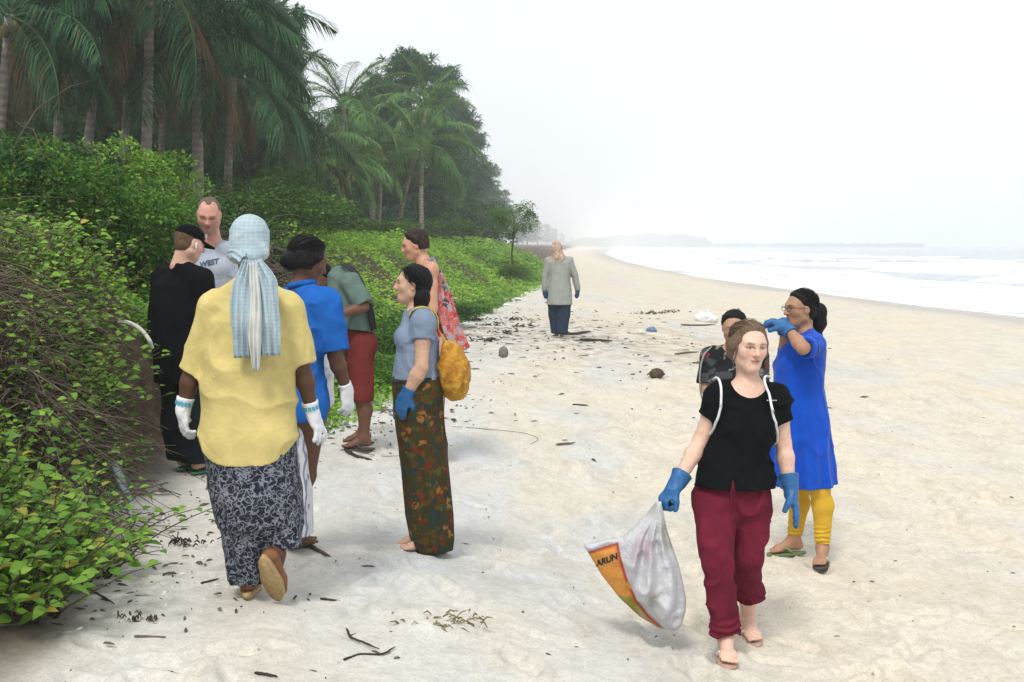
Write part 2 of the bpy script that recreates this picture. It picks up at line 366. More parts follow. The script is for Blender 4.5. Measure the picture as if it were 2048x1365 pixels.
# ------------------------------------------------------------------ vegetation
RG = np.random.default_rng(11)
def unit(v): return v / (np.linalg.norm(v, axis=1, keepdims=True) + 1e-9)
def leaf_quads(C, Td, N, L, Wd, tint, fold=.25):
    "folded rhombic leaves: base C, tip direction Td, upward normal N"
    Td = unit(Td); S = unit(np.cross(Td, N)); N = np.cross(S, Td); L = np.broadcast_to(L, (len(C),))[:, None]; Wd = np.broadcast_to(Wd, (len(C),))[:, None]
    m = C + Td * L * .45; V = np.stack([C, m + S * Wd / 2 + N * Wd * fold, C + Td * L - N * L * .12, m - S * Wd / 2 + N * Wd * fold], 1).reshape(-1, 3)
    b = np.arange(len(C))[:, None] * 4; T = np.concatenate([b + [0, 1, 2], b + [0, 2, 3]], 0)
    return V, T, np.repeat(tint, 4, 0)
def leaf_hex(C, Td, N, L, Wd, tint, fold=.22):
    "broader leaves with rounded shoulders, creased at the midrib"
    Td = unit(Td); S = unit(np.cross(Td, N)); N = np.cross(S, Td); L = np.broadcast_to(L, (len(C),))[:, None]; Wd = np.broadcast_to(Wd, (len(C),))[:, None]
    pt = lambda k, s, u: C + Td * L * k + S * Wd * s / 2 + N * (Wd * u * fold - L * .16 * k * k)
    V = np.stack([pt(0, 0, 0), pt(.22, .85, 1), pt(.58, .88, 1), pt(1, 0, 0), pt(.58, -.88, 1), pt(.22, -.85, 1), pt(.4, 0, 0)], 1).reshape(-1, 3); b = np.arange(len(C))[:, None] * 7
    T = np.concatenate([b + q for q in ([0, 1, 6], [1, 2, 6], [2, 3, 6], [3, 4, 6], [4, 5, 6], [5, 0, 6])]); return V, T, np.repeat(tint, 7, 0)
def tints(n, dead=.03, lo=0., hi=1., R=RG):
    t = np.zeros((n, 3)); t[:, 0] = R.uniform(lo, hi, n); t[:, 1] = np.where(R.random(n) < dead, R.uniform(.4, 1, n), 0); return t
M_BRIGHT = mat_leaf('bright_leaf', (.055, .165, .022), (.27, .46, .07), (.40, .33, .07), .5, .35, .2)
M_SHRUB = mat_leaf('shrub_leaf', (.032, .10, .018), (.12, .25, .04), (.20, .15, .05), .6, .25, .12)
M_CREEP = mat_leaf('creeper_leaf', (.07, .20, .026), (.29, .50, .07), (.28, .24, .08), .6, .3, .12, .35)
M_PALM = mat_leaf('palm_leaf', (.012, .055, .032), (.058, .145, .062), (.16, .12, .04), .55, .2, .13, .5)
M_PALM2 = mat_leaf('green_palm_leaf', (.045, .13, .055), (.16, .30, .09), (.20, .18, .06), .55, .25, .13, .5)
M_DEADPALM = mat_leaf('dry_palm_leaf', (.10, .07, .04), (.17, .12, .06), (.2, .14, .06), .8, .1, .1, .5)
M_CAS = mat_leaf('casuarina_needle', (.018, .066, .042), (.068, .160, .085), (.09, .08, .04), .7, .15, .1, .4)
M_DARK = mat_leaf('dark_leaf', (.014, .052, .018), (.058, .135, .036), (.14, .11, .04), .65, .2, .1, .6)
M_STEM = mat_bark('stem', (.05, .04, .028), (.13, .10, .07), 20)
M_TWIG = mat_bark('dry_twig', (.055, .040, .030), (.17, .135, .10), 14)
M_PTRUNK = mat_bark('palm_trunk', (.15, .13, .11), (.34, .30, .26), 5, 2.2)
M_CTRUNK = mat_bark('dark_trunk', (.035, .028, .022), (.085, .068, .055), 5)
M_PALE = mat_bark('pale_trunk', (.19, .155, .12), (.36, .30, .24), 5, 1.5)

def ovate(name, L, Wd, droop, tint, mat):
    "one broad leaf, pointed, creased along the midrib and drooping"
    k = np.array([0, .18, .42, .68, .88, 1]); w = np.array([.06, .72, 1, .74, .34, .0]) * Wd / 2; V = []; 
    for a, b in zip(k, w):
        x = L * a; z = -droop * L * a * a; V += [(x, -b, z + b * .38), (x, 0, z), (x, b, z + b * .38)]
    Q = [(3 * i + j, 3 * i + 3 + j, 3 * i + 4 + j, 3 * i + 1 + j) for i in range(5) for j in range(2)]
    return mesh_np(name, V, np.array(Q), True, mat, np.tile(tint, (len(V), 1)))
def bush(name, label, region, nshoot, hgt, leaf, mat, seed, nobj=300, group=None, cat='bush', lean=(.35, -.2), per=9, dead=.03, spread=.5):
    "shoots rising from the region (list of x, y, radius), leaves spiralling up each; the largest leaves in view are objects of their own"
    R = np.random.default_rng(seed); leaves = []; mb = MB(); cx = np.mean([r[0] for r in region]); cy = np.mean([r[1] for r in region]); root = empty(name, (cx, cy, gz(cx, cy))); org = np.array(root.location)
    for s in range(nshoot):
        rx, ry, rr = region[R.integers(len(region))]; a = R.uniform(0, 6.28); q = rr * math.sqrt(R.random()); x, y = rx + q * math.cos(a), ry + q * math.sin(a); b = np.array([x, y, gz(x, y) - .02])
        h = R.uniform(*hgt); out = np.array([math.cos(a) * spread * q / max(rr, .1) + lean[0] * R.uniform(.3, 1.2) + R.normal(0, .3), math.sin(a) * spread * q / max(rr, .1) + lean[1] * R.uniform(.3, 1.2) + R.normal(0, .3), 1.0]); out = out / np.linalg.norm(out)
        t = np.linspace(0, 1, 6)[:, None]; pts = b + out * h * t + np.array([out[0], out[1], -.35]) * h * .45 * t ** 2 + R.normal(0, .012, (6, 3)) * t
        mb.tube(pts - org, np.linspace(.0055, .0018, 6), 4)
        ph = R.uniform(0, 6.28)
        for j in range(per):
            k = .25 + .75 * j / (per - 1); p = np.array([np.interp(k, t[:, 0], pts[:, c]) for c in range(3)]); ph += 2.4
            d = np.array([math.cos(ph), math.sin(ph), R.uniform(-.1, .55)]); n = np.array([0, 0, 1.0]) + .5 * np.array([.35, -.55, 0]) + R.normal(0, .25, 3)
            leaves.append((p + d * .012, d, n, leaf * R.uniform(.42, 1.25) * (1.05 - .45 * abs(k - .6))))
    C = np.array([l[0] for l in leaves]); Dv = unit(np.array([l[1] for l in leaves])); Nv = np.array([l[2] for l in leaves]); S = np.array([l[3] for l in leaves])
    px = 1024 + C[:, 0] / C[:, 1] * FPX; score = S / C[:, 1] * (px > -30) * (1 + .8 * (C[:, 2] - ground(C[:, 0], C[:, 1]))) * np.where(C[:, 1] < cy + .1, 1.2, .8); order = np.argsort(-score); big = order[:nobj]; rest = order[nobj:]
    var = [ovate('leaf', 1.0, R.uniform(.55, .8), R.uniform(.1, .5), (R.random() ** 1.0, .8 if R.random() < .06 else 0, 0), mat) for _ in range(14)]
    for i in big:
        x = Dv[i]; y = np.cross(Nv[i], x); y /= np.linalg.norm(y); z = np.cross(x, y); Mx = Matrix(np.stack([x, y, z], 1).tolist()).to_4x4(); Mx.translation = Vector(C[i] - org)
        o = bpy.data.objects.new('leaf', var[R.integers(14)]); COL.objects.link(o); o.parent = root; o.matrix_local = Mx @ Matrix.Scale(S[i], 4)
    if len(rest):
        V, T, c = leaf_hex(C[rest] - org, Dv[rest], Nv[rest], S[rest], S[rest] * .68, tints(len(rest), dead, R=R)); f = MB(); f.add(V, T, None, c); fo = obj('foliage', f.mesh('foliage', mat), root); fo['kind'] = 'stuff'
    obj('stems', mb.mesh('stems', M_STEM), root); tag(root, label, cat, group); return root
def bramble(label, region, n, hgt, seed, arch=1.0, thin=.0035):
    R = np.random.default_rng(seed); mb = MB(); cx = np.mean([r[0] for r in region]); cy = np.mean([r[1] for r in region]); root = empty('dry_bramble', (cx, cy, gz(cx, cy))); org = np.array(root.location)
    for s in range(n):
        rx, ry, rr = region[R.integers(len(region))]; a = R.uniform(0, 6.28); q = rr * math.sqrt(R.random()); x, y = rx + q * math.cos(a), ry + q * math.sin(a); b = np.array([x, y, gz(x, y) + R.uniform(-.05, hgt * .75)])
        d = R.normal(0, 1, 3) * [1, .8, .55]; d[2] = abs(d[2]) * (.9 if R.random() < .6 else -.5); d /= np.linalg.norm(d); L = R.uniform(.25, .9) * arch; t = np.linspace(0, 1, 6)[:, None]
        pts = b + d * L * t + np.array([R.normal(0, .2), R.normal(0, .2), -.35]) * L * t ** 2 + R.normal(0, .012, (6, 3)); pts[:, 2] = np.maximum(pts[:, 2], ground(pts[:, 0], pts[:, 1]) + .005)
        c = R.uniform(.5, 1.5); mb.tube(pts - org, np.linspace(thin * R.uniform(.7, 1.8), thin * .4, 6), 4, (c, c, c))
    obj('twigs', mb.mesh('twigs', M_TWIG), root); tag(root, label, 'bramble'); return root
def clump(seed, n, mat, leaf=.09, rz=.85, flat=.0, name='crown', nsub=26):
    "foliage of a shrub or round tree crown, radius about 1: leaves gathered in sub-clumps with gaps between them"
    R = np.random.default_rng(seed); sub = unit(R.normal(0, 1, (nsub, 3))) * (R.uniform(.25, .85, nsub) ** .7)[:, None]; sub[:, 2] = sub[:, 2] * rz + .12; rad = R.uniform(.22, .42, nsub)
    k = R.integers(0, nsub, n); d = unit(R.normal(0, 1, (n, 3))); d[:, 2] = np.where(d[:, 2] < -.35, -d[:, 2], d[:, 2]); C = sub[k] + d * rad[k][:, None] * (R.uniform(.55, 1.05, n))[:, None]
    T = unit(d + R.normal(0, .5, (n, 3)) + [0, 0, -.25]); N = unit(d + [0, 0, .8] + R.normal(0, .3, (n, 3))); S = leaf * R.uniform(.6, 1.3, n); tn = tints(n, .02, R=R); tn[:, 0] = np.clip(tn[:, 0] * .6 + .4 * R.random(nsub)[k], 0, 1)
    V, F, c = leaf_quads(C, T, N, S, S * .6, tn); mb = MB(); mb.add(V, F, None, c); return mb.mesh(name, mat)
def woody(seed, n=9, r=.02, rz=.9):
    R = np.random.default_rng(seed); mb = MB()
    for i in range(n):
        d = np.array([R.normal(0, .5), R.normal(0, .5), R.uniform(.4, 1) * rz]); t = np.linspace(0, 1, 5)[:, None]; pts = d * t + R.normal(0, .05, (5, 3)) * t - [0, 0, .55]; mb.tube(pts, np.linspace(r, r * .3, 5), 5)
    return mb.mesh('stems', M_STEM)
def frond_mesh(seed, L, e0, bend, mat, nl=70, hang=.6, name='frond'):
    "palm frond along +X: arched midrib with two rows of hanging leaflets"
    R = np.random.default_rng(seed); n = 14; t = np.linspace(0, 1, n); ang = e0 - bend * t ** 1.25; dx = np.cos(ang); dz = np.sin(ang); x = np.concatenate([[0], np.cumsum((dx[1:] + dx[:-1]) / 2)]) * L / (n - 1); z = np.concatenate([[0], np.cumsum((dz[1:] + dz[:-1]) / 2)]) * L / (n - 1); sway = R.normal(0, .06) * L * t ** 2
    pts = np.stack([x, sway, z], 1); mb = MB(); mb.tube(pts, np.linspace(.028, .006, n) * L / 3, 5, (.75, .12, 0))
    for sg in (-1, 1):
        for i in range(nl):
            if R.random() < .08: continue
            k = .14 + .86 * (i + R.uniform(-.3, .3)) / nl; k = min(max(k, .12), .995); p = np.array([np.interp(k, t, pts[:, c]) for c in range(3)]); a = np.interp(k, t, ang); fw = np.array([math.cos(a), 0, math.sin(a)]); up = np.array([-math.sin(a), 0, math.cos(a)])
            ll = L * .27 * (math.sin(math.pi * min(k * .93 + .10, 1)) ** .6 + .12) * R.uniform(.85, 1.1); d = np.array([0, sg, 0]) * 1.0 + fw * (.55 + .5 * k) + up * R.uniform(.05, .3); d /= np.linalg.norm(d); hg = hang * R.uniform(.4, 1.7)
            m = p + d * ll * .5 + [0, 0, -.10 * hg * ll]; e = p + d * ll * .92 + np.array([0, 0, -.62 * hg * ll]); w = .0046; s_ = np.cross(d, [0, 0, 1.0]); s_ = s_ / (np.linalg.norm(s_) + 1e-6) * w
            V = [p - s_ * .5, p + s_ * .5, m + s_, m - s_, e]; mb.add(V, [(3, 2, 4)], [(0, 1, 2, 3)], (R.random(), .5 if R.random() < .04 else 0, 0))
    return mb.mesh(name, mat)
FR = {}
def fronds(kind):
    if kind in FR: return FR[kind]
    m = {'dark': M_PALM, 'green': M_PALM2}[kind]; s = {'dark': 100, 'green': 200}[kind]
    FR[kind] = dict(up=[frond_mesh(s + i, 1.0, 1.25 - .12 * i, .75 + .1 * i, m, hang=.35) for i in range(3)], mid=[frond_mesh(s + 10 + i, 1.0, .75 - .12 * i, 1.15 + .12 * i, m, hang=.6) for i in range(4)], low=[frond_mesh(s + 20 + i, 1.0, .15 - .25 * i, 1.25, m, hang=.9) for i in range(3)], dead=[frond_mesh(s + 30 + i, .85, -.7 - .2 * i, .7, M_DEADPALM, 50, 1.2) for i in range(2)])
    return FR[kind]
def palm(label, crown, base, L, kind='dark', seed=0, nf=(5, 9, 6, 3), r=.11, trunk_mat=None, group='coconut palms along the beach'):
    "crown/base: world points"
    R = np.random.default_rng(seed + 500); root = empty('palm_tree', tuple(base)); org = np.array(base); c = np.asarray(crown) - org; t = np.linspace(0, 1, 14)[:, None]; bow = np.array([R.normal(0, .12), R.normal(0, .12), 0]) * np.linalg.norm(c) * .5
    pts = c * t + bow * (t * (1 - t)) * 1.2; rad = np.interp(t[:, 0], [0, .08, .9, 1], [r * 1.6, r * 1.1, r * .8, r * .95]); mb = MB(); mb.tube(pts, rad, 10); obj('trunk', mb.mesh('trunk', trunk_mat or M_PTRUNK), root)
    F = fronds(kind); az = R.uniform(0, 6.28)
    for grp, cnt, sc in (('up', nf[0], .85), ('mid', nf[1], 1.0), ('low', nf[2], .95), ('dead', nf[3], .8)):
        for i in range(cnt):
            az += 2.39996 + R.normal(0, .2); o = bpy.data.objects.new('frond', F[grp][R.integers(len(F[grp]))]); COL.objects.link(o); o.parent = root; s = L * sc * R.uniform(.85, 1.12); o.location = tuple(c + np.array([math.cos(az), math.sin(az), 0]) * r * .5 + [0, 0, {'up': .12, 'mid': .05, 'low': -.05, 'dead': -.12}[grp]])
            o.rotation_euler = (R.normal(0, .12), R.normal(0, .1), az); o.scale = (s, s, s)
    if nf[3] >= 0:
        cm = FR.setdefault('nut', (lambda: (lambda m: m)(_nut()))())
        for i in range(4):
            a = R.uniform(0, 6.28); o = bpy.data.objects.new('coconut', cm); COL.objects.link(o); o.parent = root; o.location = tuple(c + np.array([math.cos(a) * r * 1.9, math.sin(a) * r * 1.9, -.22 - R.uniform(0, .12)]))
    tag(root, label, 'palm tree', group); return root
def _nut():
    n, m = 10, 7; V = []
    for j in range(m + 1):
        a = math.pi * j / m
        for i in range(n): b = 2 * math.pi * i / n; V.append((.085 * math.sin(a) * math.cos(b), .085 * math.sin(a) * math.sin(b), .12 * math.cos(a) * (1.1 if j < 3 else 1)))
    Q = [(j * n + i, j * n + (i + 1) % n, (j + 1) * n + (i + 1) % n, (j + 1) * n + i) for j in range(m) for i in range(n)]
    return mesh_np('coconut', V, np.array(Q), True, mat_plain('green_husk', (.12, .11, .04), .6))
def casuarina_parts(seed, H=1.0, n_br=80, lean=0.0, low=.12, wid=.26, pw=1.0):
    "feathery tree of height about 1: trunk with limbs, crown of drooping needle sprays"
    R = np.random.default_rng(seed); tr = MB(); t = np.linspace(0, 1, 10)[:, None]; spine = np.concatenate([t * lean + .02 * np.sin(t * 5 + seed), .02 * np.cos(t * 4 + seed), t], 1); tr.tube(spine, np.linspace(.020, .003, 10), 8); Cs = []; Ds = []; K = []
    for b in range(n_br):
        k = low + (1 - low) * R.random() ** .85; p = np.array([np.interp(k, t[:, 0], spine[:, c]) for c in range(3)]); a = R.uniform(0, 6.28); ln = wid * (1.02 - k) ** .62 * R.uniform(.55, 1.15) + .03; el = R.uniform(.1, .75); d = np.array([math.cos(a) * math.cos(el), math.sin(a) * math.cos(el), math.sin(el)])
        s = np.linspace(0, 1, 5)[:, None]; br = p + d * ln * s + np.array([0, 0, -.25]) * ln * s ** 2; tr.tube(br, np.linspace(.0045, .001, 5) * (1.2 - k * .6), 4)
        for j in range(11):
            q = R.uniform(.2, 1.05); c = p + d * ln * q + np.array([0, 0, -.25]) * ln * q * q + R.normal(0, .014, 3); m = 15; dd = unit(d * .5 + R.normal(0, .6, (m, 3)) + [0, 0, .05]); Cs.append(np.repeat(c[None], m, 0)); Ds.append(dd); K.append(np.full(m, R.random()))
    C = np.concatenate(Cs); Dd = np.concatenate(Ds); K = np.concatenate(K); n = len(C); L = R.uniform(.028, .058, n)[:, None]; w = .0021 * pw; S = unit(np.cross(Dd, R.normal(0, 1, (n, 3)))) * w; m_ = C + Dd * L * .6; e = C + Dd * L + np.array([0, 0, -.5]) * L
    V = np.stack([C - S, C + S, m_ + S, m_ - S, e], 1).reshape(-1, 3); b = np.arange(n)[:, None] * 5; tn = np.zeros((n, 3)); tn[:, 0] = np.clip(K * .7 + R.random(n) * .3, 0, 1)
    cr = MB(); cr.add(V, b + [3, 2, 4], b + [0, 1, 2, 3], np.repeat(tn, 5, 0)); return tr.mesh('trunk', M_CTRUNK), cr.mesh('crown', M_CAS)
CAS = [casuarina_parts(1, lean=.06), casuarina_parts(2, wid=.30, n_br=90), casuarina_parts(3, lean=-.05, wid=.22)]
def casuarina(label, x, y, H, v, rz, group='casuarina trees behind the beach', sx=1.0):
    root = empty('casuarina_tree', (x, y, gz(x, y) - .05), rz)
    for nm, me in zip(('trunk', 'crown'), CAS[v]): o = obj(nm, me, root); o.scale = (H * sx, H * sx, H)
    tag(root, label, 'tree', group); return root
SHR = [(clump(40 + i, 4200, M_SHRUB, .075), woody(60 + i)) for i in range(3)] + [(clump(50 + i, 4200, M_DARK, .08), woody(70 + i)) for i in range(2)] + [(clump(55 + i, 4200, M_BRIGHT, .08), woody(75 + i)) for i in range(2)]
def shrub(label, x, y, r, h, v, rz, group='shrubs on the bank', z=0.0):
    root = empty('shrub', (x, y, gz(x, y) + z), rz); cr, st = SHR[v]
    for nm, me in (('crown', cr), ('stems', st)): o = obj(nm, me, root, (0, 0, h * .48)); o.scale = (r, r, h * .55)
    tag(root, label, 'shrub', group); return root
TRE = [(clump(80 + i, 5200, M_DARK, .085, .8, nsub=38), ) for i in range(2)] + [(clump(85, 4200, M_SHRUB, .075, .75, nsub=24),)]
def broad_tree(label, x, y, H, r, v, rz, group='broad-leaved trees in the grove', trunk=.12):
    R = np.random.default_rng(int(abs(x) * 77 + y * 13)); root = empty('broadleaf_tree', (x, y, gz(x, y) - .05), rz); mb = MB(); hb = H - r * 1.1; mb.tube([(0, 0, 0), (.05 * H * R.normal(0, .4), .0, hb * .5), (.04 * H * R.normal(0, 1), 0, hb), (0, 0, H - r * .6)], [trunk, trunk * .8, trunk * .6, trunk * .2], 8)
    for i in range(7): a = R.uniform(0, 6.28); mb.tube(curve_simple((0, 0, hb * R.uniform(.75, 1)), (math.cos(a) * r * .7, math.sin(a) * r * .7, H - r * R.uniform(.5, 1.1))), [trunk * .45, trunk * .3, trunk * .15, trunk * .06], 5)
    obj('trunk', mb.mesh('trunk', M_CTRUNK), root); o = obj('crown', TRE[v][0], root, (0, 0, H - r)); o.scale = (r, r, r * .95); tag(root, label, 'tree', group); return root
def curve_simple(a, b): a = np.array(a, float); b = np.array(b, float); t = np.linspace(0, 1, 4)[:, None]; return a + (b - a) * t + np.array([0, 0, .12]) * np.linalg.norm(b - a) * t * (1 - t) * 2
ORD = ['first', 'second', 'third', 'fourth', 'fifth', 'sixth', 'seventh', 'eighth', 'ninth', 'tenth', 'eleventh', 'twelfth', 'thirteenth', 'fourteenth', 'fifteenth', 'sixteenth', 'seventeenth', 'eighteenth', 'nineteenth', 'twentieth'] + ['%s-%s' % (d, u) for d in ('twenty', 'thirty', 'forty') for u in ('first', 'second', 'third', 'fourth', 'fifth', 'sixth', 'seventh', 'eighth', 'ninth')]

# near bank: leafy bushes, dry bramble
bush('leafy_bush', 'broad-leaved green bush spilling onto the sand at the lower left corner', [(-2.2, 5.5, .36), (-2.05, 5.15, .22), (-2.4, 5.6, .4), (-2.1, 5.85, .25), (-2.2, 5.25, .28), (-2.3, 6.0, .25)], 360, (.2, .58), .066, M_BRIGHT, 5, 300, lean=(.12, -.18), per=9)
bush('leafy_bush', 'bright green bush on the bank beside the boy in the black cap', [(-2.98, 8.3, .3), (-2.95, 8.75, .22), (-3.0, 8.0, .3), (-3.15, 8.6, .35), (-2.82, 8.2, .15), (-2.8, 7.75, .18), (-2.92, 7.55, .2)], 430, (.3, .72), .062, M_BRIGHT, 6, 300, lean=(.22, -.35), per=9)
bush('leafy_bush', 'tall yellow-green bush at the left edge above the dry bramble', [(-3.35, 8.4, .4), (-3.6, 8.8, .5), (-3.2, 9.0, .45), (-3.5, 8.0, .3)], 380, (.2, .55), .062, M_BRIGHT, 8, 300, lean=(.3, -.35), per=9, dead=.06)
bush('leafy_bush', 'small leafy sprig growing through the dry bramble at the left edge', [(-2.5, 6.6, .2), (-2.75, 6.9, .25)], 90, (.25, .6), .055, M_BRIGHT, 9, 150, lean=(.35, -.3), per=8, dead=.08)
bush('leafy_bush', 'low straggling green plant at the foot of the dry bramble', [(-2.6, 7.6, .2), (-2.4, 7.0, .2)], 60, (.15, .4), .055, M_SHRUB, 10, 150, lean=(.4, -.3), per=7, dead=.15)
bush('leafy_bush', 'low leafy plant on the slope at the left foot of the boy in black', [(-2.62, 8.0, .16), (-2.58, 8.35, .13), (-2.7, 8.55, .12)], 70, (.12, .38), .055, M_BRIGHT, 14, 150, lean=(.2, -.3), per=7, dead=.12)
bramble('roots and dry stalks on the slope left of the boy in black', [(-2.55, 7.9, .16), (-2.6, 8.3, .14)], 130, .35, 15, .5)
bramble('tangle of dry grey-brown twigs on the bank at the left edge', [(-2.7, 7.0, .3), (-2.85, 6.7, .35), (-2.95, 7.3, .3), (-2.5, 6.7, .2)], 760, .55, 3, .75)
bramble('mat of dead twigs and roots along the sand edge behind the lower bush', [(-2.2, 6.5, .22), (-2.42, 7.1, .2), (-2.55, 7.6, .12), (-2.2, 6.1, .2)], 300, .3, 4, .55)
bramble('dark bare twig thicket behind the balding man', [(-3.3, 12.6, .7), (-2.9, 13.4, .6), (-2.6, 14.0, .5), (-4.2, 12.0, .6)], 520, 1.3, 5, 1.4, .006)
# bank shrubs, from the left edge of the picture towards the creeper bank
sh = [(30, 11.0, .7, 1.0, 3), (110, 10.6, .6, .9, 1), (190, 11.2, .7, 1.1, 0), (270, 11.6, .6, 1.2, 0), (330, 12.4, .55, 1.2, 1), (395, 13.0, .6, 1.1, 3), (20, 15.5, 1.0, 1.5, 0), (140, 16.8, .9, 1.35, 4), (230, 17.2, .8, 1.45, 5), (320, 17.8, .7, 1.35, 6), (440, 16.0, .8, 1.0, 3), (520, 17.0, .8, .85, 4), (590, 18.0, .8, .65, 3), (480, 13.4, .5, .7, 4), (560, 13.6, .6, .6, 0), (640, 14.5, .6, .5, 0)]
sh.sort()
for i, (px, D, r, h, v) in enumerate(sh):
    q = at(px, 490, D); shrub('%s shrub on the bank under the palms, %s from the left edge' % (['leafy', 'dense', 'open', 'dark', 'deep green', 'bright green', 'pale green'][v], ORD[i]), q[0], D, r, h, v, i * 1.7)
sh2 = [(700, 15.5, .7, .85, 0), (770, 17, .6, .65, 4), (740, 13.6, .45, .5, 1), (885, 24, .7, .65, 4), (925, 26, .6, .5, 0), (955, 29, .5, .4, 0), (850, 22, .6, .6, 0), (1010, 46, .9, .9, 0), (1035, 50, .8, .7, 0)]
for i, (px, D, r, h, v) in enumerate(sorted(sh2)):
    q = at(px, 490, D); shrub('low bushy shrub on the green creeper bank, %s along from the left' % ORD[i], q[0], D, r, h, v, i * 2.1, 'shrubs on the creeper bank', -.1)
# creeper carpet on the bank: nobody could count it
def creeper():
    R = np.random.default_rng(77); mb = MB(); n = 125000; y = 9.5 * np.exp(R.random(n) * math.log(95 / 9.5)); u = .35 - R.random(n) ** 1.15 * np.interp(y, [9, 14, 40, 95], [2.6, 7, 11, 14]) + .22 * vn2(y * 1.3, y * 0 + 2, 5); x = xveg(y) + u
    dens = vn2(x * .9, y * .5, 66) + .5 * vn2(x * 3, y * 2, 67); keep = (R.random(n) < np.clip(1.1 + dens * .9, .1, 1)) & (R.random(n) < sstep(.45, -.25, u) + .02); x, y, u = x[keep], y[keep], u[keep]; n = len(x)
    hh = .08 + .55 * sstep(-.1, .8, vn2(x * .8, y * .5, 68) + .3 * vn2(x * 2.1, y * 1.3, 70)) ; z = ground(x, y) + R.random(n) ** .6 * hh * sstep(.4, -.6, u); S = np.interp(y, [9, 14, 30, 95], [.055, .06, .085, .22]) * R.uniform(.6, 1.3, n)
    a = R.uniform(0, 6.28, n); T = np.stack([np.cos(a), np.sin(a), R.uniform(-.3, .5, n)], 1); N = np.stack([R.normal(.15, .35, n), R.normal(-.35, .35, n), np.ones(n)], 1); tn = tints(n, .03, R=R); tn[:, 0] = np.clip(.4 * tn[:, 0] + .6 * sstep(-.6, .6, vn2(x * .9, y * .5, 69) + .5 * vn2(x * 3, y * 2, 71)), 0, 1)
    V, F, c = leaf_quads(np.stack([x, y, z], 1), T, N, S, S * .75, tn); mb.add(V, F, None, c); tag(obj('ground_cover', mb.mesh('ground_cover', M_CREEP)), 'carpet of bright green beach creeper covering the bank', 'ground cover', kind='stuff')
creeper()
def grass():
    R = np.random.default_rng(78); n = 9000; y = R.uniform(9.5, 24, n); x = xveg(y) + R.normal(-.55, .35, n); z = ground(x, y); L = R.uniform(.05, .13, n); a = R.uniform(0, 6.28, n); d = np.stack([np.cos(a) * .45, np.sin(a) * .45, np.ones(n)], 1); V, F, c = leaf_quads(np.stack([x, y, z], 1), d, np.stack([np.cos(a), np.sin(a), np.full(n, .2)], 1), L, .010, tints(n, .12, R=R)); mb = MB(); mb.add(V, F, None, c)
    tag(obj('grass', mb.mesh('grass', M_CREEP)), 'short grass blades along the foot of the bank', 'grass', kind='stuff')
grass()
# palms
def P2(px, py, D): return at(px, py, D)
def base_at(px, D): q = at(px, 490, D); return np.array([q[0], D, gz(q[0], D) - .1])
palms = [('tall dark palm at the left edge of the picture', (20, 30), (-30, 24), 24, 3.0, 'dark', (3, 7, 8, 5)), ('palm with pale trunk nearest the left edge', (130, 30), (98, 30), 29.5, 3.2, 'dark', (4, 9, 7, 3)), ('palm with slanting pale trunk behind the bright green shrub, second pale trunk', (205, 75), (160, 28), 28, 2.7, 'dark', (4, 8, 7, 3)), ('palm with straight pale trunk, third pale trunk from the left', (262, 45), (232, 33), 33, 3.4, 'dark', (4, 9, 7, 3)),
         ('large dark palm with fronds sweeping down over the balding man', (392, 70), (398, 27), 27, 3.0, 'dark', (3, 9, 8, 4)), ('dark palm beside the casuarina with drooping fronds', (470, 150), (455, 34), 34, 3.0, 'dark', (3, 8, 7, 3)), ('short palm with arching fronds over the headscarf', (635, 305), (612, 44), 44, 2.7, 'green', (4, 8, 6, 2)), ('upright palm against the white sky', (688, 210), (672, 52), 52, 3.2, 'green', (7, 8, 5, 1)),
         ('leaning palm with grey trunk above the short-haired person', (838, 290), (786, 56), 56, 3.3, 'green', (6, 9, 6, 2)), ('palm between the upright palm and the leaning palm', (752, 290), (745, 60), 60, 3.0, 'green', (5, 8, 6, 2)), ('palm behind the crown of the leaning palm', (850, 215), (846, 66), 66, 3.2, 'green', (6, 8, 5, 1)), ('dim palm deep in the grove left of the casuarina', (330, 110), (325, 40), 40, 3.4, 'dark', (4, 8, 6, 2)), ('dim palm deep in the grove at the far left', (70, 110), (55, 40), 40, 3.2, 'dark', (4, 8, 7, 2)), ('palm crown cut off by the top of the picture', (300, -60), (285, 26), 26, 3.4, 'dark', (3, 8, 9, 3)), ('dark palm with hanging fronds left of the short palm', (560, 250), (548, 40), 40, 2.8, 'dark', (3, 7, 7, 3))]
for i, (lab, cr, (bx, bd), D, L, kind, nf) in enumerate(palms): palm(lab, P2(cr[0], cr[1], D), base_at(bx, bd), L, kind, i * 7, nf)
# slender pale trunks at the edge of the grove
for i, (px0, py0, px1, D) in enumerate(((645, 372, 634, 50), (668, 378, 660, 52), (679, 372, 668, 53), (698, 385, 694, 51), (762, 372, 752, 54))):
    palm('slender pale trunk at the edge of the grove, %s from the left' % ORD[i], P2(px0, py0 - 40, D), base_at(px1, D), 2.0, 'green', 300 + i, (2, 5, 3, 1), .085, M_PALE, 'slender palms at the grove edge')
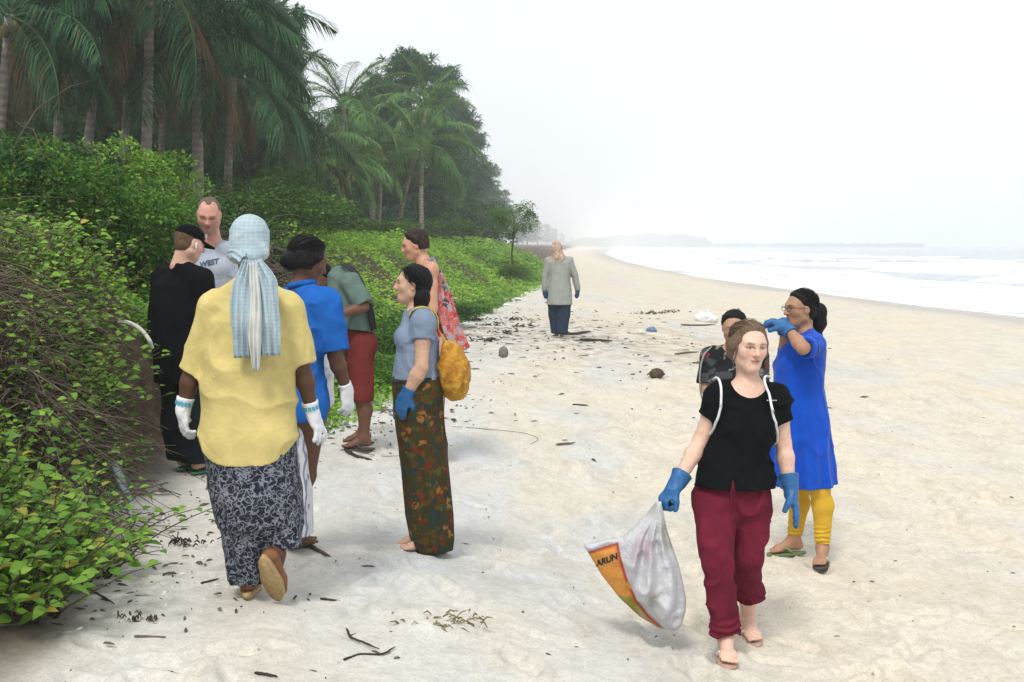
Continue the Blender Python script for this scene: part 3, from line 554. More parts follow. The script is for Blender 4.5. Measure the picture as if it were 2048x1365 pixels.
# casuarinas: px of the trunk, py of the tip, distance
cs = [(478, -190, 40, 0), (420, -120, 48, 1), (545, 10, 56, 2), (380, -60, 52, 1), (250, -90, 50, 0), (120, -120, 50, 2), (10, -100, 46, 1), (-90, -150, 42, 0), (700, 190, 66, 1), (765, 150, 70, 2), (815, 105, 70, 1), (862, 135, 88, 0), (905, 190, 105, 2), (938, 262, 130, 1), (962, 335, 170, 0), (985, 372, 240, 1), (1008, 392, 360, 2), (1034, 418, 540, 0), (1056, 430, 760, 1), (1076, 440, 1000, 2), (1094, 449, 1250, 1), (1110, 458, 1500, 0), (1126, 466, 1800, 2), (1142, 474, 2100, 1)]
for i, (px, py, D, v) in enumerate(sorted(cs)):
    q = at(px, py, D); H = q[2] - gz(q[0], D); far = D > 165
    casuarina(('hazy feathery tree down the shore, %s of that line from the grove' % ORD[max(i - 14, 0)]) if far else 'dark feathery casuarina in the grove, %s from the left' % ORD[i], q[0], D, H, v, i * 2.3, sx=(.85 if D < 60 else 1.2) if not far else 1.6)
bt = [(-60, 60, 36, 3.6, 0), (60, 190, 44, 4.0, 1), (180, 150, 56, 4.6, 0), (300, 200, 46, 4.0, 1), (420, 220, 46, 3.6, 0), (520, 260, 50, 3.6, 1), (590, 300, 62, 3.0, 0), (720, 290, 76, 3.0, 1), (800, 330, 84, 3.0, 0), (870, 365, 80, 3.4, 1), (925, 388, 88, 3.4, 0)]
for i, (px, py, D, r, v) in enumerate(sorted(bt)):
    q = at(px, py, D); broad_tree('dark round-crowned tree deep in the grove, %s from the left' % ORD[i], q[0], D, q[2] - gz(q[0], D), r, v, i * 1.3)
q = at(1026, 398, 50); broad_tree('small green round-crowned tree standing at the end of the creeper bank', q[0], 50, q[2] - gz(q[0], 50), .95, 2, .4, None, .05)
# undergrowth inside the grove
R_ = np.random.default_rng(91); ug = sorted((float(R_.uniform(-60, 960)), float(R_.uniform(22, 70))) for _ in range(48))
for i, (px, D) in enumerate(ug):
    q = at(px, 490, D)
    if q[0] > xveg(D) - 3.0 or (580 < px < 860 and D < 46): continue
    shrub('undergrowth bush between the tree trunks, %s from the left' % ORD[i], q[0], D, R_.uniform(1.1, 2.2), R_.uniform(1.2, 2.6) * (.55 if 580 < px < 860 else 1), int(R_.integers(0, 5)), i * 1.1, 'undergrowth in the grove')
# ------------------------------------------------------------------ implicit surfaces for figures and cloth
from concurrent.futures import ThreadPoolExecutor
POOL = ThreadPoolExecutor(4)
f32 = np.float32
def nrm(v): v = np.asarray(v, dtype=np.float64); return v / (np.linalg.norm(v) + 1e-12)
def smin(a, b, k):
    if k <= 0: return np.minimum(a, b)
    h = np.clip(0.5 + 0.5 * (b - a) / k, 0, 1); return b + (a - b) * h - k * h * (1 - h)
class Prim: pass
def cone(a, b, r1, r2, k=0.02, flat=None, sub=False):
    "tapered capsule; flat=(axis, s) squeezes it by s along axis"
    p = Prim(); a = np.asarray(a, dtype=f32); b = np.asarray(b, dtype=f32); p.k = k; p.sub = sub
    p.c = (a + b) / 2; p.R = float(np.linalg.norm(b - a) / 2 + max(r1, r2))
    ab = b - a; L2 = float(ab @ ab) + 1e-12
    def f(P):
        v = P - a; h = np.clip((v @ ab) / L2, 0, 1); w = v - h[:, None] * ab
        if flat is not None:
            n = np.asarray(nrm(flat[0]), dtype=f32); w = w + ((w @ n) * (1 / flat[1] - 1))[:, None] * n
        return np.sqrt((w * w).sum(1)) - (r1 + (r2 - r1) * h)
    p.f = f; return p
def ell(c, r, M=None, k=0.02, sub=False):
    "ellipsoid with radii r along the columns of M"
    p = Prim(); c = np.asarray(c, dtype=f32); r = np.asarray(r, dtype=f32); p.k = k; p.sub = sub; p.c = c; p.R = float(max(r))
    Mt = None if M is None else np.asarray(M, dtype=f32)
    def f(P):
        v = P - c
        if Mt is not None: v = v @ Mt
        q = v / r; k0 = np.sqrt((q * q).sum(1)) + 1e-6; g = q / r; k1 = np.sqrt((g * g).sum(1)) + 1e-6
        return k0 * (k0 - 1) / k1
    p.f = f; return p
def evalp(prims, P, c=None, R=0.0):
    d = None
    for pr in prims:
        if c is not None and np.linalg.norm(pr.c - c) > pr.R + R + 0.07: continue
        v = pr.f(P)
        if pr.sub: d = d if d is None else -smin(-d, v, pr.k)
        else: d = v if d is None else smin(d, v, pr.k)
    return np.full(len(P), 0.15, dtype=f32) if d is None else d
def box_of(prims, pad=0.05):
    lo = np.min([p.c - p.R for p in prims if not p.sub], 0) - pad; hi = np.max([p.c + p.R for p in prims if not p.sub], 0) + pad
    return lo, hi
def surface(fn, lo, hi, h, B=6, margin=1.4):
    "surface nets over a grid evaluated only near the surface; fn(P, centre, radius) -> distance"
    lo = np.asarray(lo, dtype=f32); n = np.ceil((np.asarray(hi) - lo) / h / B).astype(int)
    N = n * B + 1
    cg = [lo[i] + (np.arange(n[i]) + .5) * (B * h) for i in range(3)]
    CX = np.stack(np.meshgrid(*cg, indexing='ij'), -1).reshape(-1, 3).astype(f32)
    dc = np.concatenate([fn(CX[i:i + 60000], None, 0.0) for i in range(0, len(CX), 60000)])
    act = np.abs(dc) < B * h * 0.87 * margin
    G = np.repeat(np.repeat(np.repeat(np.where(dc < 0, -1, 1).astype(f32).reshape(n), B, 0), B, 1), B, 2)
    G = np.pad(G, ((0, 1),) * 3, mode='edge')
    ii = np.stack(np.unravel_index(np.nonzero(act)[0], n), 1)
    if len(ii) == 0: return np.zeros((0, 3)), np.zeros((0, 4), int)
    sup = ii // 4; key = (sup[:, 0] * 4096 + sup[:, 1]) * 4096 + sup[:, 2]
    order = np.argsort(key, kind='stable'); ii = ii[order]; key = key[order]
    cuts = np.concatenate([[0], np.nonzero(np.diff(key))[0] + 1, [len(key)]])
    o = np.arange(B + 1); OX, OY, OZ = [a.ravel() for a in np.meshgrid(o, o, o, indexing='ij')]
    def job(se):
        s, e = se; b = ii[s:e] * B
        gx = (b[:, 0:1] + OX).ravel(); gy = (b[:, 1:2] + OY).ravel(); gz_ = (b[:, 2:3] + OZ).ravel()
        P = np.stack([lo[0] + gx * h, lo[1] + gy * h, lo[2] + gz_ * h], 1).astype(f32)
        c = (P.min(0) + P.max(0)) / 2; R = float(np.linalg.norm(P.max(0) - P.min(0)) / 2)
        return gx, gy, gz_, fn(P, c, R)
    for gx, gy, gz_, v in POOL.map(job, list(zip(cuts[:-1], cuts[1:]))): G[gx, gy, gz_] = v
    ins = G < 0
    cnt = np.zeros(tuple(np.array(G.shape) - 1), dtype=np.int8)
    for dx in (0, 1):
        for dy in (0, 1):
            for dz in (0, 1): cnt += ins[dx:G.shape[0] - 1 + dx, dy:G.shape[1] - 1 + dy, dz:G.shape[2] - 1 + dz]
    cells = np.argwhere((cnt > 0) & (cnt < 8))
    if len(cells) == 0: return np.zeros((0, 3)), np.zeros((0, 4), int)
    idx = np.full(cnt.shape, -1, dtype=np.int32); idx[cells[:, 0], cells[:, 1], cells[:, 2]] = np.arange(len(cells))
    corner = [(0, 0, 0), (1, 0, 0), (0, 1, 0), (1, 1, 0), (0, 0, 1), (1, 0, 1), (0, 1, 1), (1, 1, 1)]
    val = np.stack([G[cells[:, 0] + a, cells[:, 1] + b, cells[:, 2] + c] for a, b, c in corner], 1)
    acc = np.zeros((len(cells), 3), dtype=f32); m = np.zeros(len(cells), dtype=f32)
    for a, b in ((0, 1), (2, 3), (4, 5), (6, 7), (0, 2), (1, 3), (4, 6), (5, 7), (0, 4), (1, 5), (2, 6), (3, 7)):
        va, vb = val[:, a], val[:, b]; cr = (va < 0) != (vb < 0)
        t = np.where(cr, va / np.where(cr, va - vb, 1), 0); ca = np.array(corner[a], f32); cb = np.array(corner[b], f32)
        acc += np.where(cr[:, None], ca + t[:, None] * (cb - ca), 0); m += cr
    V = lo + (cells + acc / m[:, None]) * h
    Q = []
    for ax in range(3):
        u, v = [(1, 2), (2, 0), (0, 1)][ax]
        sl0 = [slice(None)] * 3; sl1 = [slice(None)] * 3; sl0[ax] = slice(0, -1); sl1[ax] = slice(1, None)
        A = ins[tuple(sl0)]; Bb = ins[tuple(sl1)]; e = np.argwhere(A != Bb)
        e = e[(e[:, u] > 0) & (e[:, v] > 0) & (e[:, u] < G.shape[u] - 1) & (e[:, v] < G.shape[v] - 1)]
        du = np.zeros(3, int); du[u] = 1; dv = np.zeros(3, int); dv[v] = 1
        g = lambda w: idx[w[:, 0], w[:, 1], w[:, 2]]
        q = np.stack([g(e - du - dv), g(e - dv), g(e), g(e - du)], 1)
        flip = ~A[e[:, 0], e[:, 1], e[:, 2]]; q[flip] = q[flip][:, ::-1]
        Q.append(q)
    Q = np.concatenate(Q); Q = Q[(Q >= 0).all(1)]
    return V, Q

# ------------------------------------------------------------------ figures
def wrinkle(P, amp, fx, fy, fz, seed):
    n = vnoise(P * np.array([fx, fy, fz], dtype=f32), seed); m = vnoise(P * np.array([fx * 2.3, fy * 2.3, fz * 2.0], dtype=f32) + 5.1, seed + 1)
    return amp * (0.9 - 2.0 * np.sqrt(np.abs(n) + .004)) + amp * .5 * m
class Person:
    """joints come from the photograph as (px, py, dy): the pixel of the joint and how far (m) it lies beyond the figure's own distance D"""
    def __init__(s, D, J, sex='f', hh=0.222, head=(0, 0, 0), girth=1.0, h=0.006, face=True, ears=True):
        s.D = D; s.sex = sex; s.hh = hh; s.h = h; s.g = girth
        s.J = {k: at(v[0], v[1], D + v[2]) for k, v in J.items()}; s.face = face
        J = s.J; s.sx = nrm(J['shL'] - J['shR']); up = nrm(J['neck'] - (J['hipL'] + J['hipR']) / 2)
        s.f = nrm(np.cross(s.sx, up)); s.f = -s.f if False else s.f     # x=left, forward = left x up
        s.f = nrm(np.cross(up, s.sx)) * -1
        s.up = nrm(np.cross(s.sx, s.f)); s.up = s.up if s.up[2] > 0 else -s.up
        s.px_ = nrm(J['hipL'] - J['hipR'])
        s.pf = nrm(np.cross(s.px_, [0, 0, 1.0]))
        hy, hp, hr = [math.radians(a) for a in head]             # head yaw: 0 faces the camera, 180 away, -90 to the left of the picture; pitch down +
        fw = np.array([math.sin(hy) * math.cos(hp), -math.cos(hy) * math.cos(hp), -math.sin(hp)])
        sx = np.array([math.cos(hy), math.sin(hy), 0]); upv = np.cross(sx, fw); upv = upv if upv[2] > 0 else -upv
        if hr: sx, upv = sx * math.cos(hr) + upv * math.sin(hr), upv * math.cos(hr) - sx * math.sin(hr)
        s.HM = np.stack([sx, fw, upv], 1); s.hc = J['head']; s.hs = hh / 0.225
        s.limb = {}
    def H(s, x, y, z): return s.hc + s.HM @ (np.array([x, y, z]) * s.hs)
    def head_prims(s):
        S = s.hs; H = s.H; M = s.HM; m = s.sex == 'm'; jw = 1.1 if m else 1.0
        E = lambda c, r, k=.02, sub=False: ell(H(*c), np.array(r) * S, M, k * S, sub)
        C = lambda a, b, r1, r2, k=.015, sub=False: cone(H(*a), H(*b), r1 * S, r2 * S, k * S, None, sub)
        L = [E((0, -.016, .034), (.073, .092, .079), .0), E((0, .022, -.018), (.061 * jw, .068, .088), .04)]
        L += [E((0, .046, -.086), (.030 * jw, .029, .024), .035), C((-.046 * jw, .0, -.055), (0, .05, -.088), .024, .02, .03), C((.046 * jw, .0, -.055), (0, .05, -.088), .024, .02, .03)]
        if s.face:
            L += [E((-.038, .05, -.018), (.026, .024, .025), .025), E((.038, .05, -.018), (.026, .024, .025), .025)]
            L += [C((-.044, .068, .028), (0, .080, .024), .010, .011, .02), C((.044, .068, .028), (0, .080, .024), .010, .011, .02)]
            L += [E((-.031, .093, .007), (.020, .015, .011), None, .012, True) if False else E((-.031, .094, .007), (.019, .014, .0105), .012, True), E((.031, .094, .007), (.019, .014, .0105), .012, True)]
            L += [E((-.031, .0715, .006), (.0135, .0125, .0085), .003), E((.031, .0715, .006), (.0135, .0125, .0085), .003)]
            L += [C((0, .084, .016), (0, .104, -.023), .008, .0125, .012), E((-.0125, .092, -.028), (.0095, .011, .008), .006), E((.0125, .092, -.028), (.0095, .011, .008), .006)]
            L += [E((0, .083, -.0495), (.023, .012, .0065), .006), E((0, .081, -.0610), (.020, .0125, .0080), .006), E((0, .097, -.0550), (.026, .009, .0022), .003, True)]
        for q in (-1, 1):
            L += [E((q * .077, -.006, -.004), (.0085, .019, .031), .006), E((q * .086, .0, -.004), (.006, .010, .018), .004, True)]
        return L
    def neck_prims(s):
        r = .055 if s.sex == 'm' else .047
        return [cone(s.H(0, -.024, -.045), s.J['neck'], r * s.hs, r * 1.15 * s.hs, .03)]
    def torso_prims(s):
        J = s.J; g = s.g; hc = (J['hipL'] + J['hipR']) / 2; nk = J['neck']; M = np.stack([s.sx, s.f, s.up], 1); PM = np.stack([s.px_, s.pf, [0, 0, 1]], 1)
        sw = np.linalg.norm(J['shL'] - J['shR']) / 2; fem = s.sex == 'f'; lp = lambda t: hc + (nk - hc) * t
        mid = nrm(s.sx + s.px_); MM = np.stack([mid, np.cross(mid, [0, 0, 1.0]), [0, 0, 1]], 1)
        L = [ell(lp(.66) + s.f * .005, (max(.128, sw * .80) * g, .100 * g, .20), M, 0)]
        L += [ell(lp(.30), ((.112 if fem else .125) * g, .088 * g, .17), MM, .06), ell(hc + [0, 0, .03], ((.152 if fem else .145) * g, .108 * g, .125), PM, .06)]
        for k in 'LR':
            sh = J['sh' + k]
            L += [cone(nk - s.up * .015, sh + s.up * .005, .046, .052, .035), ell(sh, (.054, .054, .058), None, .03), ell(J['hip' + k] - s.pf * .045 - [0, 0, .0], (.078 * g, .082 * g, .09), PM, .04)]
            sg = 1 if k == 'L' else -1
            if fem: L.append(ell(lp(.66) + s.sx * sg * .062 + s.f * .070, (.060, .055, .062), M, .035))
            else: L.append(ell(lp(.74) + s.sx * sg * .065 + s.f * .060, (.068, .040, .055), M, .035))
        return L
    def arm_prims(s, k):
        J = s.J; sh, el, wr = J['sh' + k], J['el' + k], J['wr' + k]; w = 1.12 if s.sex == 'm' else 1.0
        a = .046 * w * (s.g ** .7); m1 = sh + (el - sh) * .4; m2 = el + (wr - el) * .3
        return [cone(sh, m1, a * 1.03, a, .03), cone(m1, el, a, .037 * w, .02), cone(el, m2, .036 * w, .039 * w, .015), cone(m2, wr, .039 * w, .0255 * w, .02)]
    def leg_prims(s, k):
        J = s.J; hp, kn, an = J['hip' + k], J['kn' + k], J['an' + k]; w = 1.05 if s.sex == 'm' else 1.0; g = s.g
        cb = nrm(np.cross(np.cross(kn - hp, s.pf), kn - hp)); sh = an - kn
        back = -s.pf; cm = kn + sh * .30 + back * .018
        return [cone(hp, kn, .083 * w * g, .054 * w, .04), ell(kn, (.053, .053, .056), None, .02), cone(kn, cm, .050 * w, .054 * w, .025), cone(cm, an, .054 * w, .034 * w, .03)]
    def foot_prims(s, k, fd, pitch=0.0, sole=0.0):
        "fd: direction of the toes (x,y); pitch>0 lifts the heel"
        an = s.J['an' + k]; fd = nrm([fd[0], fd[1], 0]); f = fd * math.cos(pitch) - np.array([0, 0, 1]) * math.sin(pitch); d = nrm(np.cross(np.cross(f, [0, 0, -1.0]), f)) ; side = np.cross(f, d)
        L = [cone(an, an + d * .035 - f * .03, .035, .031, .02), cone(an + d * .0, an + d * .044 + f * .075, .034, .028, .03), cone(an + d * .047 - f * .03, an + d * .053 + f * .11, .027, .025, .02, (d, .8))]
        L.append(cone(an + d * .055 + f * .105 - side * .02, an + d * .055 + f * .105 + side * .02, .024, .022, .02, (d, .75)))
        for i, (q, ln, r) in enumerate(((-.030, .052, .0125), (-.012, .052, .0095), (.003, .047, .009), (.017, .040, .0085), (.029, .032, .008))):
            q = q if (k == 'L') == (np.dot(side, s.px_) > 0) else -q
            L.append(cone(an + d * .060 + f * .11 + side * q, an + d * .064 + f * (.11 + ln) + side * q * 1.05, r, r * .9, .006))
        s.limb['foot' + k] = (an, f, d, side); return L
    def hand_prims(s, k, h, n, curl=(.25, .3, .25), thumb=1, spread=.0, infl=0.0, size=1.0, tcurl=.2):
        "h: wrist-to-knuckle direction; n: the way the palm faces; curl: bend of the three finger joints; thumb: +1/-1 side"
        w = s.J['wr' + k]; h = nrm(h); n = nrm(np.asarray(n) - np.dot(n, h) * h); lat = np.cross(h, n) * thumb; z = size; I = infl
        L = [cone(w, w + h * .03 * z, .024 + I, .026 + I, .02, (n, .75)), ell(w + h * .052 * z, (.040 * z + I, .016 * z + I, .050 * z + I), np.stack([lat, n, h], 1), .015)]
        for i, (q, ln, r) in enumerate(((.027, .072, .0088), (.009, .080, .0090), (-.009, .074, .0086), (-.026, .058, .0078))):
            p = w + h * (.088 - .006 * abs(i - 1)) * z + lat * q * z; a = 0.0; sp = lat * (q / .027) * spread
            for j, (fr, c) in enumerate(zip((.45, .3, .25), curl)):
                a += c * (1 + .12 * i); dd = nrm(h * math.cos(a) + n * math.sin(a) + sp * math.cos(a)); e = p + dd * ln * fr * z
                L.append(cone(p, e, r * z * (1 - .07 * j) + I, r * z * (.95 - .09 * j) + I, .004)); p = e
        p = w + h * .026 * z + lat * .026 * z + n * .006; d1 = nrm(h * .66 + lat * .62 + n * (.25 + tcurl)); e = p + d1 * .040 * z; d2 = nrm(h * .85 + lat * .2 + n * (.3 + tcurl * 2)); g = e + d2 * .034 * z
        L += [cone(p - d1 * .01, e, .0145 * z + I, .0108 * z + I, .012), cone(e, g, .0108 * z + I, .0088 * z + I, .004)]
        s.limb['hand' + k] = (w, h, n, lat); return L
    def skin_cols(s, V, base, lip=None, brow=(.05, .03, .02), iris=(.05, .03, .02), stub=None):
        c = np.tile(np.array(base, dtype=f32), (len(V), 1)); q = (V - s.hc) @ s.HM / s.hs
        c *= (1 + .07 * vnoise(V.astype(f32) * 35, 3)[:, None]) * (1 + .05 * vnoise(V.astype(f32) * 9, 4)[:, None])
        if not s.face: return c
        x, y, z = np.abs(q[:, 0]), q[:, 1], q[:, 2]; fr = (y > .03) & (np.abs(z) < .13)
        def blend(mask, col, a=1.0):
            mk = np.clip(mask, 0, 1)[:, None] * fr[:, None] * a; c[:] = c * (1 - mk) + np.array(col, dtype=f32) * mk
        warm = np.array(base) * np.array([1.08, .78, .74])
        blend(np.exp(-(((x - .037) / .02) ** 2 + ((z + .02) / .018) ** 2)), warm, .55); blend(np.exp(-((x / .014) ** 2 + ((z + .025) / .014) ** 2)) * (y > .09), warm, .6)
        if stub: blend(sstep(-.035, -.06, z) * (y > .02) + np.exp(-((x / .03) ** 2 + ((z + .04) / .008) ** 2)), stub, .45)
        lp = lip or tuple(np.array(base) * np.array([.85, .5, .5]))
        blend(sstep(1.15, .85, np.sqrt((x / .023) ** 2 + ((z + .055) / .0105) ** 2)) * (y > .07), lp, .85)
        blend(sstep(1.2, .8, np.sqrt((x / .023) ** 2 + ((z + .0552) / .0018) ** 2)) * (y > .07), tuple(np.array(lp) * .35), .9)
        bz = .0255 - 6.0 * (x - .030) ** 2; blend(sstep(1.3, .7, np.abs(z - bz) / .0040) * sstep(.010, .015, x) * sstep(.052, .046, x), brow, .8)
        e = np.sqrt(((x - .031) / .0145) ** 2 + ((z - .006) / .0050) ** 2); blend(sstep(1.15, .85, e), (.38, .34, .31)); 
        blend(sstep(1.2, .8, np.sqrt(((x - .031) / .0058) ** 2 + ((z - .0065) / .0062) ** 2)) * (e < 1.05), iris)
        blend(sstep(.55, .15, np.abs(e - 1.15)) * (z > .004), (.03, .02, .015), .85); blend(np.exp(-(((x - .031) / .017) ** 2 + ((z - .008) / .011) ** 2)), np.array(base) * .5, .35)  # upper lid line, then the socket's shade painted into the skin colour
        blend(sstep(1.3, .7, np.sqrt(((x - .009) / .004) ** 2 + ((z + .0345) / .0025) ** 2)) * (y > .085), (.08, .03, .02), .7)
        return c

def mat_skin(name):
    t = NT(name); a = t.n('ShaderNodeAttribute', attribute_name='tint'); co = t.coord(); nz = t.noise(co, 60, 4, .6)
    col = t.mix(1.0, a.outputs['Color'], t.ramp(nz, [(.3, (.86, .83, .82)), (.7, (1.10, 1.08, 1.06))]), 'MULTIPLY')
    m = t.out(col, .52, t.bump(t.noise(co, 260, 3), .12, .002)); t.b.inputs['Subsurface Weight'].default_value = .08; t.b.inputs['Subsurface Radius'].default_value = (.01, .004, .002); t.b.inputs['Subsurface Scale'].default_value = 1.0
    t.b.inputs['Specular IOR Level'].default_value = .35; return m
SKIN = mat_skin('skin')
def mat_cloth(name, c, rough=.9, var=.12, weave=420, bump=.25, fold=.4, wr_scale=14, sheen=.0):
    t = NT(name); co = t.coord()
    if not hasattr(c, 'is_linked'):
        w = t.noise(co, 9, 4, .6); col = t.mix(1.0, c, t.ramp(w, [(.3, (1 - var,) * 3), (.7, (1 + var,) * 3)]), 'MULTIPLY')
    wv = t.noise(co, weave, 2); f = t.noise(co, wr_scale, 4, .55, .9)
    b = t.bump(f, fold, .02); b = t.bump(wv, bump, .002, b)
    m = t.out(col, rough, b); t.b.inputs['Specular IOR Level'].default_value = .08; t.b.inputs['Sheen Weight'].default_value = sheen; return m
def mat_hair(name, c1, c2, scale=1.0):
    t = NT(name); co = t.coord(); mp = t.n('ShaderNodeMapping'); mp.inputs['Scale'].default_value = (160 * scale, 160 * scale, 14 * scale); t.l(co, mp.inputs['Vector'])
    n = t.noise(mp.outputs[0], 1.0, 3, .6, .5); col = t.ramp(n, [(.3, c1), (.7, c2)])
    m = t.out(col, .6, t.bump(n, .6, .004)); t.b.inputs['Specular IOR Level'].default_value = .12; return m
def put(name, fn, lo, hi, h, mat, root, cols=None, margin=1.4):
    V, Q = surface(fn, lo, hi, h, margin=margin)
    if cols is not None: cols = cols(V)
    Vl = V - np.array(root.location); me = mesh_np(name, Vl, Q, True, mat, cols)
    return obj(name, me, root)
def solid(prims): return lambda P, c, R: evalp(prims, P, c, R)
def put_prims(name, prims, h, mat, root, cols=None, extra=None, pad=.04):
    lo, hi = box_of(prims, pad)
    fn = solid(prims) if extra is None else (lambda P, c, R: extra(P, evalp(prims, P, c, R)))
    return put(name, fn, lo, hi, h, mat, root, cols)
def put_body(p, prims, base, root, **kw):
    return put_prims('body', prims, p.h, SKIN, root, lambda V: p.skin_cols(V, base, **kw))
def garment(name, prims, p, root, mat, infl=.010, cuts=(), wr=(.006, 9, 9, 5, 1), h=None, hollow=None, neck=None, extra=None, t=None, pad=.06):
    """cloth over prims, swollen by infl, wrinkled, cut by half-spaces (point, outward normal); the last 6 cm before each cut are hollow"""
    lo, hi = box_of(prims, pad); t = t or 2.3 * (h or p.h)
    cuts = [(np.asarray(a, dtype=f32), np.asarray(nrm(n), dtype=f32)) for a, n in cuts]
    def fn(P, c, R):
        raw = evalp(prims, P, c, R); d = raw - infl
        if wr: d = np.minimum(d - wrinkle(P, *wr), raw - .0045)
        if extra is not None: d = extra(P, d)
        full = d; cutd = None
        for a, n in cuts:
            q = (P - a) @ n; cutd = q if cutd is None else np.maximum(cutd, q)
        if cutd is not None:
            d = np.maximum(np.maximum(full, cutd), -np.maximum(full + t, -(cutd + .05)))
        if neck is not None:
            for (nc, nr) in neck:
                v = (P - np.asarray(nc, dtype=f32)) / np.asarray(nr, dtype=f32); d = np.maximum(d, -(np.sqrt((v * v).sum(1)) - 1) * min(nr))
        return d
    return put(name, fn, lo, hi, h or p.h, mat, root)
def sleeve(sh, el, fr, r1, r2, extra_len=0.0, k=.03, t=.013):
    "a sleeve of its own: tapered tube cut square at fraction fr of the upper arm and open below"
    a = np.asarray(sh, dtype=f32); d = np.asarray(el) - np.asarray(sh); L = np.linalg.norm(d); dn = np.asarray(nrm(d), dtype=f32); e = np.asarray(sh + d * fr, dtype=f32)
    base = cone(a, e + dn * .06, r1, r2 + (r2 - r1) * .06 / (L * fr + 1e-6), k); p = Prim(); p.k = k; p.sub = False; p.c = (a + e) / 2; p.R = float(L * fr / 2 + max(r1, r2) + .03)
    def f(P):
        b = base.f(P) - wrinkle(P, .004, 14, 14, 9, 77); q = (P - e) @ dn
        return np.maximum(np.maximum(b, q), -np.maximum(b + t, -(q + .06)))
    p.f = f; return p
def loft(st, yaw=0.0, folds=None, seed=0):
    "stacked ellipses: st rows (z, cx, cy, a, b); folds(theta, z) scales the radius"
    st = np.array(sorted(st), dtype=np.float64); p = Prim(); p.k = .03; p.sub = False
    lo = np.array([(st[:, 1] - st[:, 3]).min(), (st[:, 2] - st[:, 3]).min(), st[0, 0]]); hi = np.array([(st[:, 1] + st[:, 3]).max(), (st[:, 2] + st[:, 3]).max(), st[-1, 0]])
    p.c = ((lo + hi) / 2).astype(f32); p.R = float(np.linalg.norm(hi - lo) / 2); ca, sa = math.cos(yaw), math.sin(yaw); p.lo = lo; p.hi = hi
    def f(P):
        z = P[:, 2]; I = lambda j: np.interp(z, st[:, 0], st[:, j]); x = P[:, 0] - I(1); y = P[:, 1] - I(2)
        xr = x * ca + y * sa; yr = -x * sa + y * ca; a, b = I(3), I(4); th = np.arctan2(yr / b, xr / a); q = np.sqrt((xr / a) ** 2 + (yr / b) ** 2)
        s_ = 1.0 if folds is None else 1 + folds(th, z)
        d = (q - s_) * np.minimum(a, b) * .9
        return np.maximum(d, np.maximum(st[0, 0] - z, z - st[-1, 0])).astype(f32)
    p.f = f; return p
def hair_cap(p, face_y=.055, low=-.02, infl=.012, part=0.0, hairline=.062, back=-.075, side=0.0, rough=1.0):
    "hair shell on the skull: everything behind a slanted hairline"
    S = p.hs; prims = [ell(p.H(0, -.016, .034), np.array((.073, .092, .079)) * S, p.HM, 0), ell(p.H(0, -.02, -.02), np.array((.070, .075, .07)) * S, p.HM, .03 * S)]
    M = p.HM.astype(f32); hc = p.hc.astype(f32)
    def extra(P, d):
        q = (P - hc) @ M / S; x, y, z = q[:, 0], q[:, 1], q[:, 2]
        lim = np.interp(z, [-.12, -.03, .02, hairline, .13], [-.05, -.028, .012, face_y, .12]) - .25 * np.maximum(np.abs(x) - .05, 0) * 0
        if side:
            lim = lim + np.interp(z, [-.12, -.05, .03, .07], [.02, .032, .03, 0]) * 1.0; d = d - side * S * sstep(.03, .07, np.abs(x)) * sstep(.06, .0, z)
        ed = sstep(.0, .035, lim - y + .012 * rough * vnoise(np.stack([x * 90, y * 10, z * 90], 1), 29)); d = d - S * (.003 + (infl - .003) * ed) - rough * ed * (.0035 * vnoise(np.stack([x * 70, y * 70, z * 22], 1), 9) + .003 * vnoise(q * 30, 19))
        d = np.maximum(d, (y - lim - .006 * rough * vnoise(np.stack([x * 80, y * 5, z * 80], 1), 39)) * .8); d = np.maximum(d, (np.interp(y, [-.1, -.03, .02], [back, back * .75, low]) - z))
        return d
    return prims, extra
def hair_strands(p, hair, mat, n=240, gather=(0, -.105, -.02), infl=.013, front=.6, seed=1, r=.0016, fly=.06, hang=None):
    "combed-back strands lying on the skull from the hairline to where the hair is gathered"
    R = np.random.default_rng(seed); c = np.array([0, -.016, .034]); rad = np.array([.073, .092, .079]) + infl; g = (np.array(gather) - c) / rad; g /= np.linalg.norm(g); mb = MB(); org = np.array(hair.parent.location)
    for i in range(n):
        a = R.uniform(-1.9, 1.9); s = np.array([math.sin(a) * .9, math.cos(a) * front, 0.0]); s[2] = np.interp(abs(a), [0, .8, 1.4, 1.9], [.74, .64, .12, -.3]) + R.normal(0, .06); s /= np.linalg.norm(s); e = g + R.normal(0, .07, 3); e /= np.linalg.norm(e)
        om = math.acos(np.clip(s @ e, -.98, .98)); t = np.linspace(R.uniform(0, .2), 1, 9)[:, None]; q = (np.sin((1 - t) * om) * s + np.sin(t * om) * e) / math.sin(om); q = q / np.linalg.norm(q, axis=1, keepdims=True)
        lift = R.normal(.001, .0022) + (R.random() < fly) * R.uniform(.002, .010) * np.sin(math.pi * t); pts = c + q * (rad + lift); pts = pts + R.normal(0, .0008, pts.shape)
        W_ = p.hc + (pts * p.hs) @ p.HM.T; mb.tube(W_ - org, r * np.array([.5, .9, 1, 1, 1, 1, 1, .9, .6]), 4, cap=False)
    obj('strands', mb.mesh('strands', mat), hair)
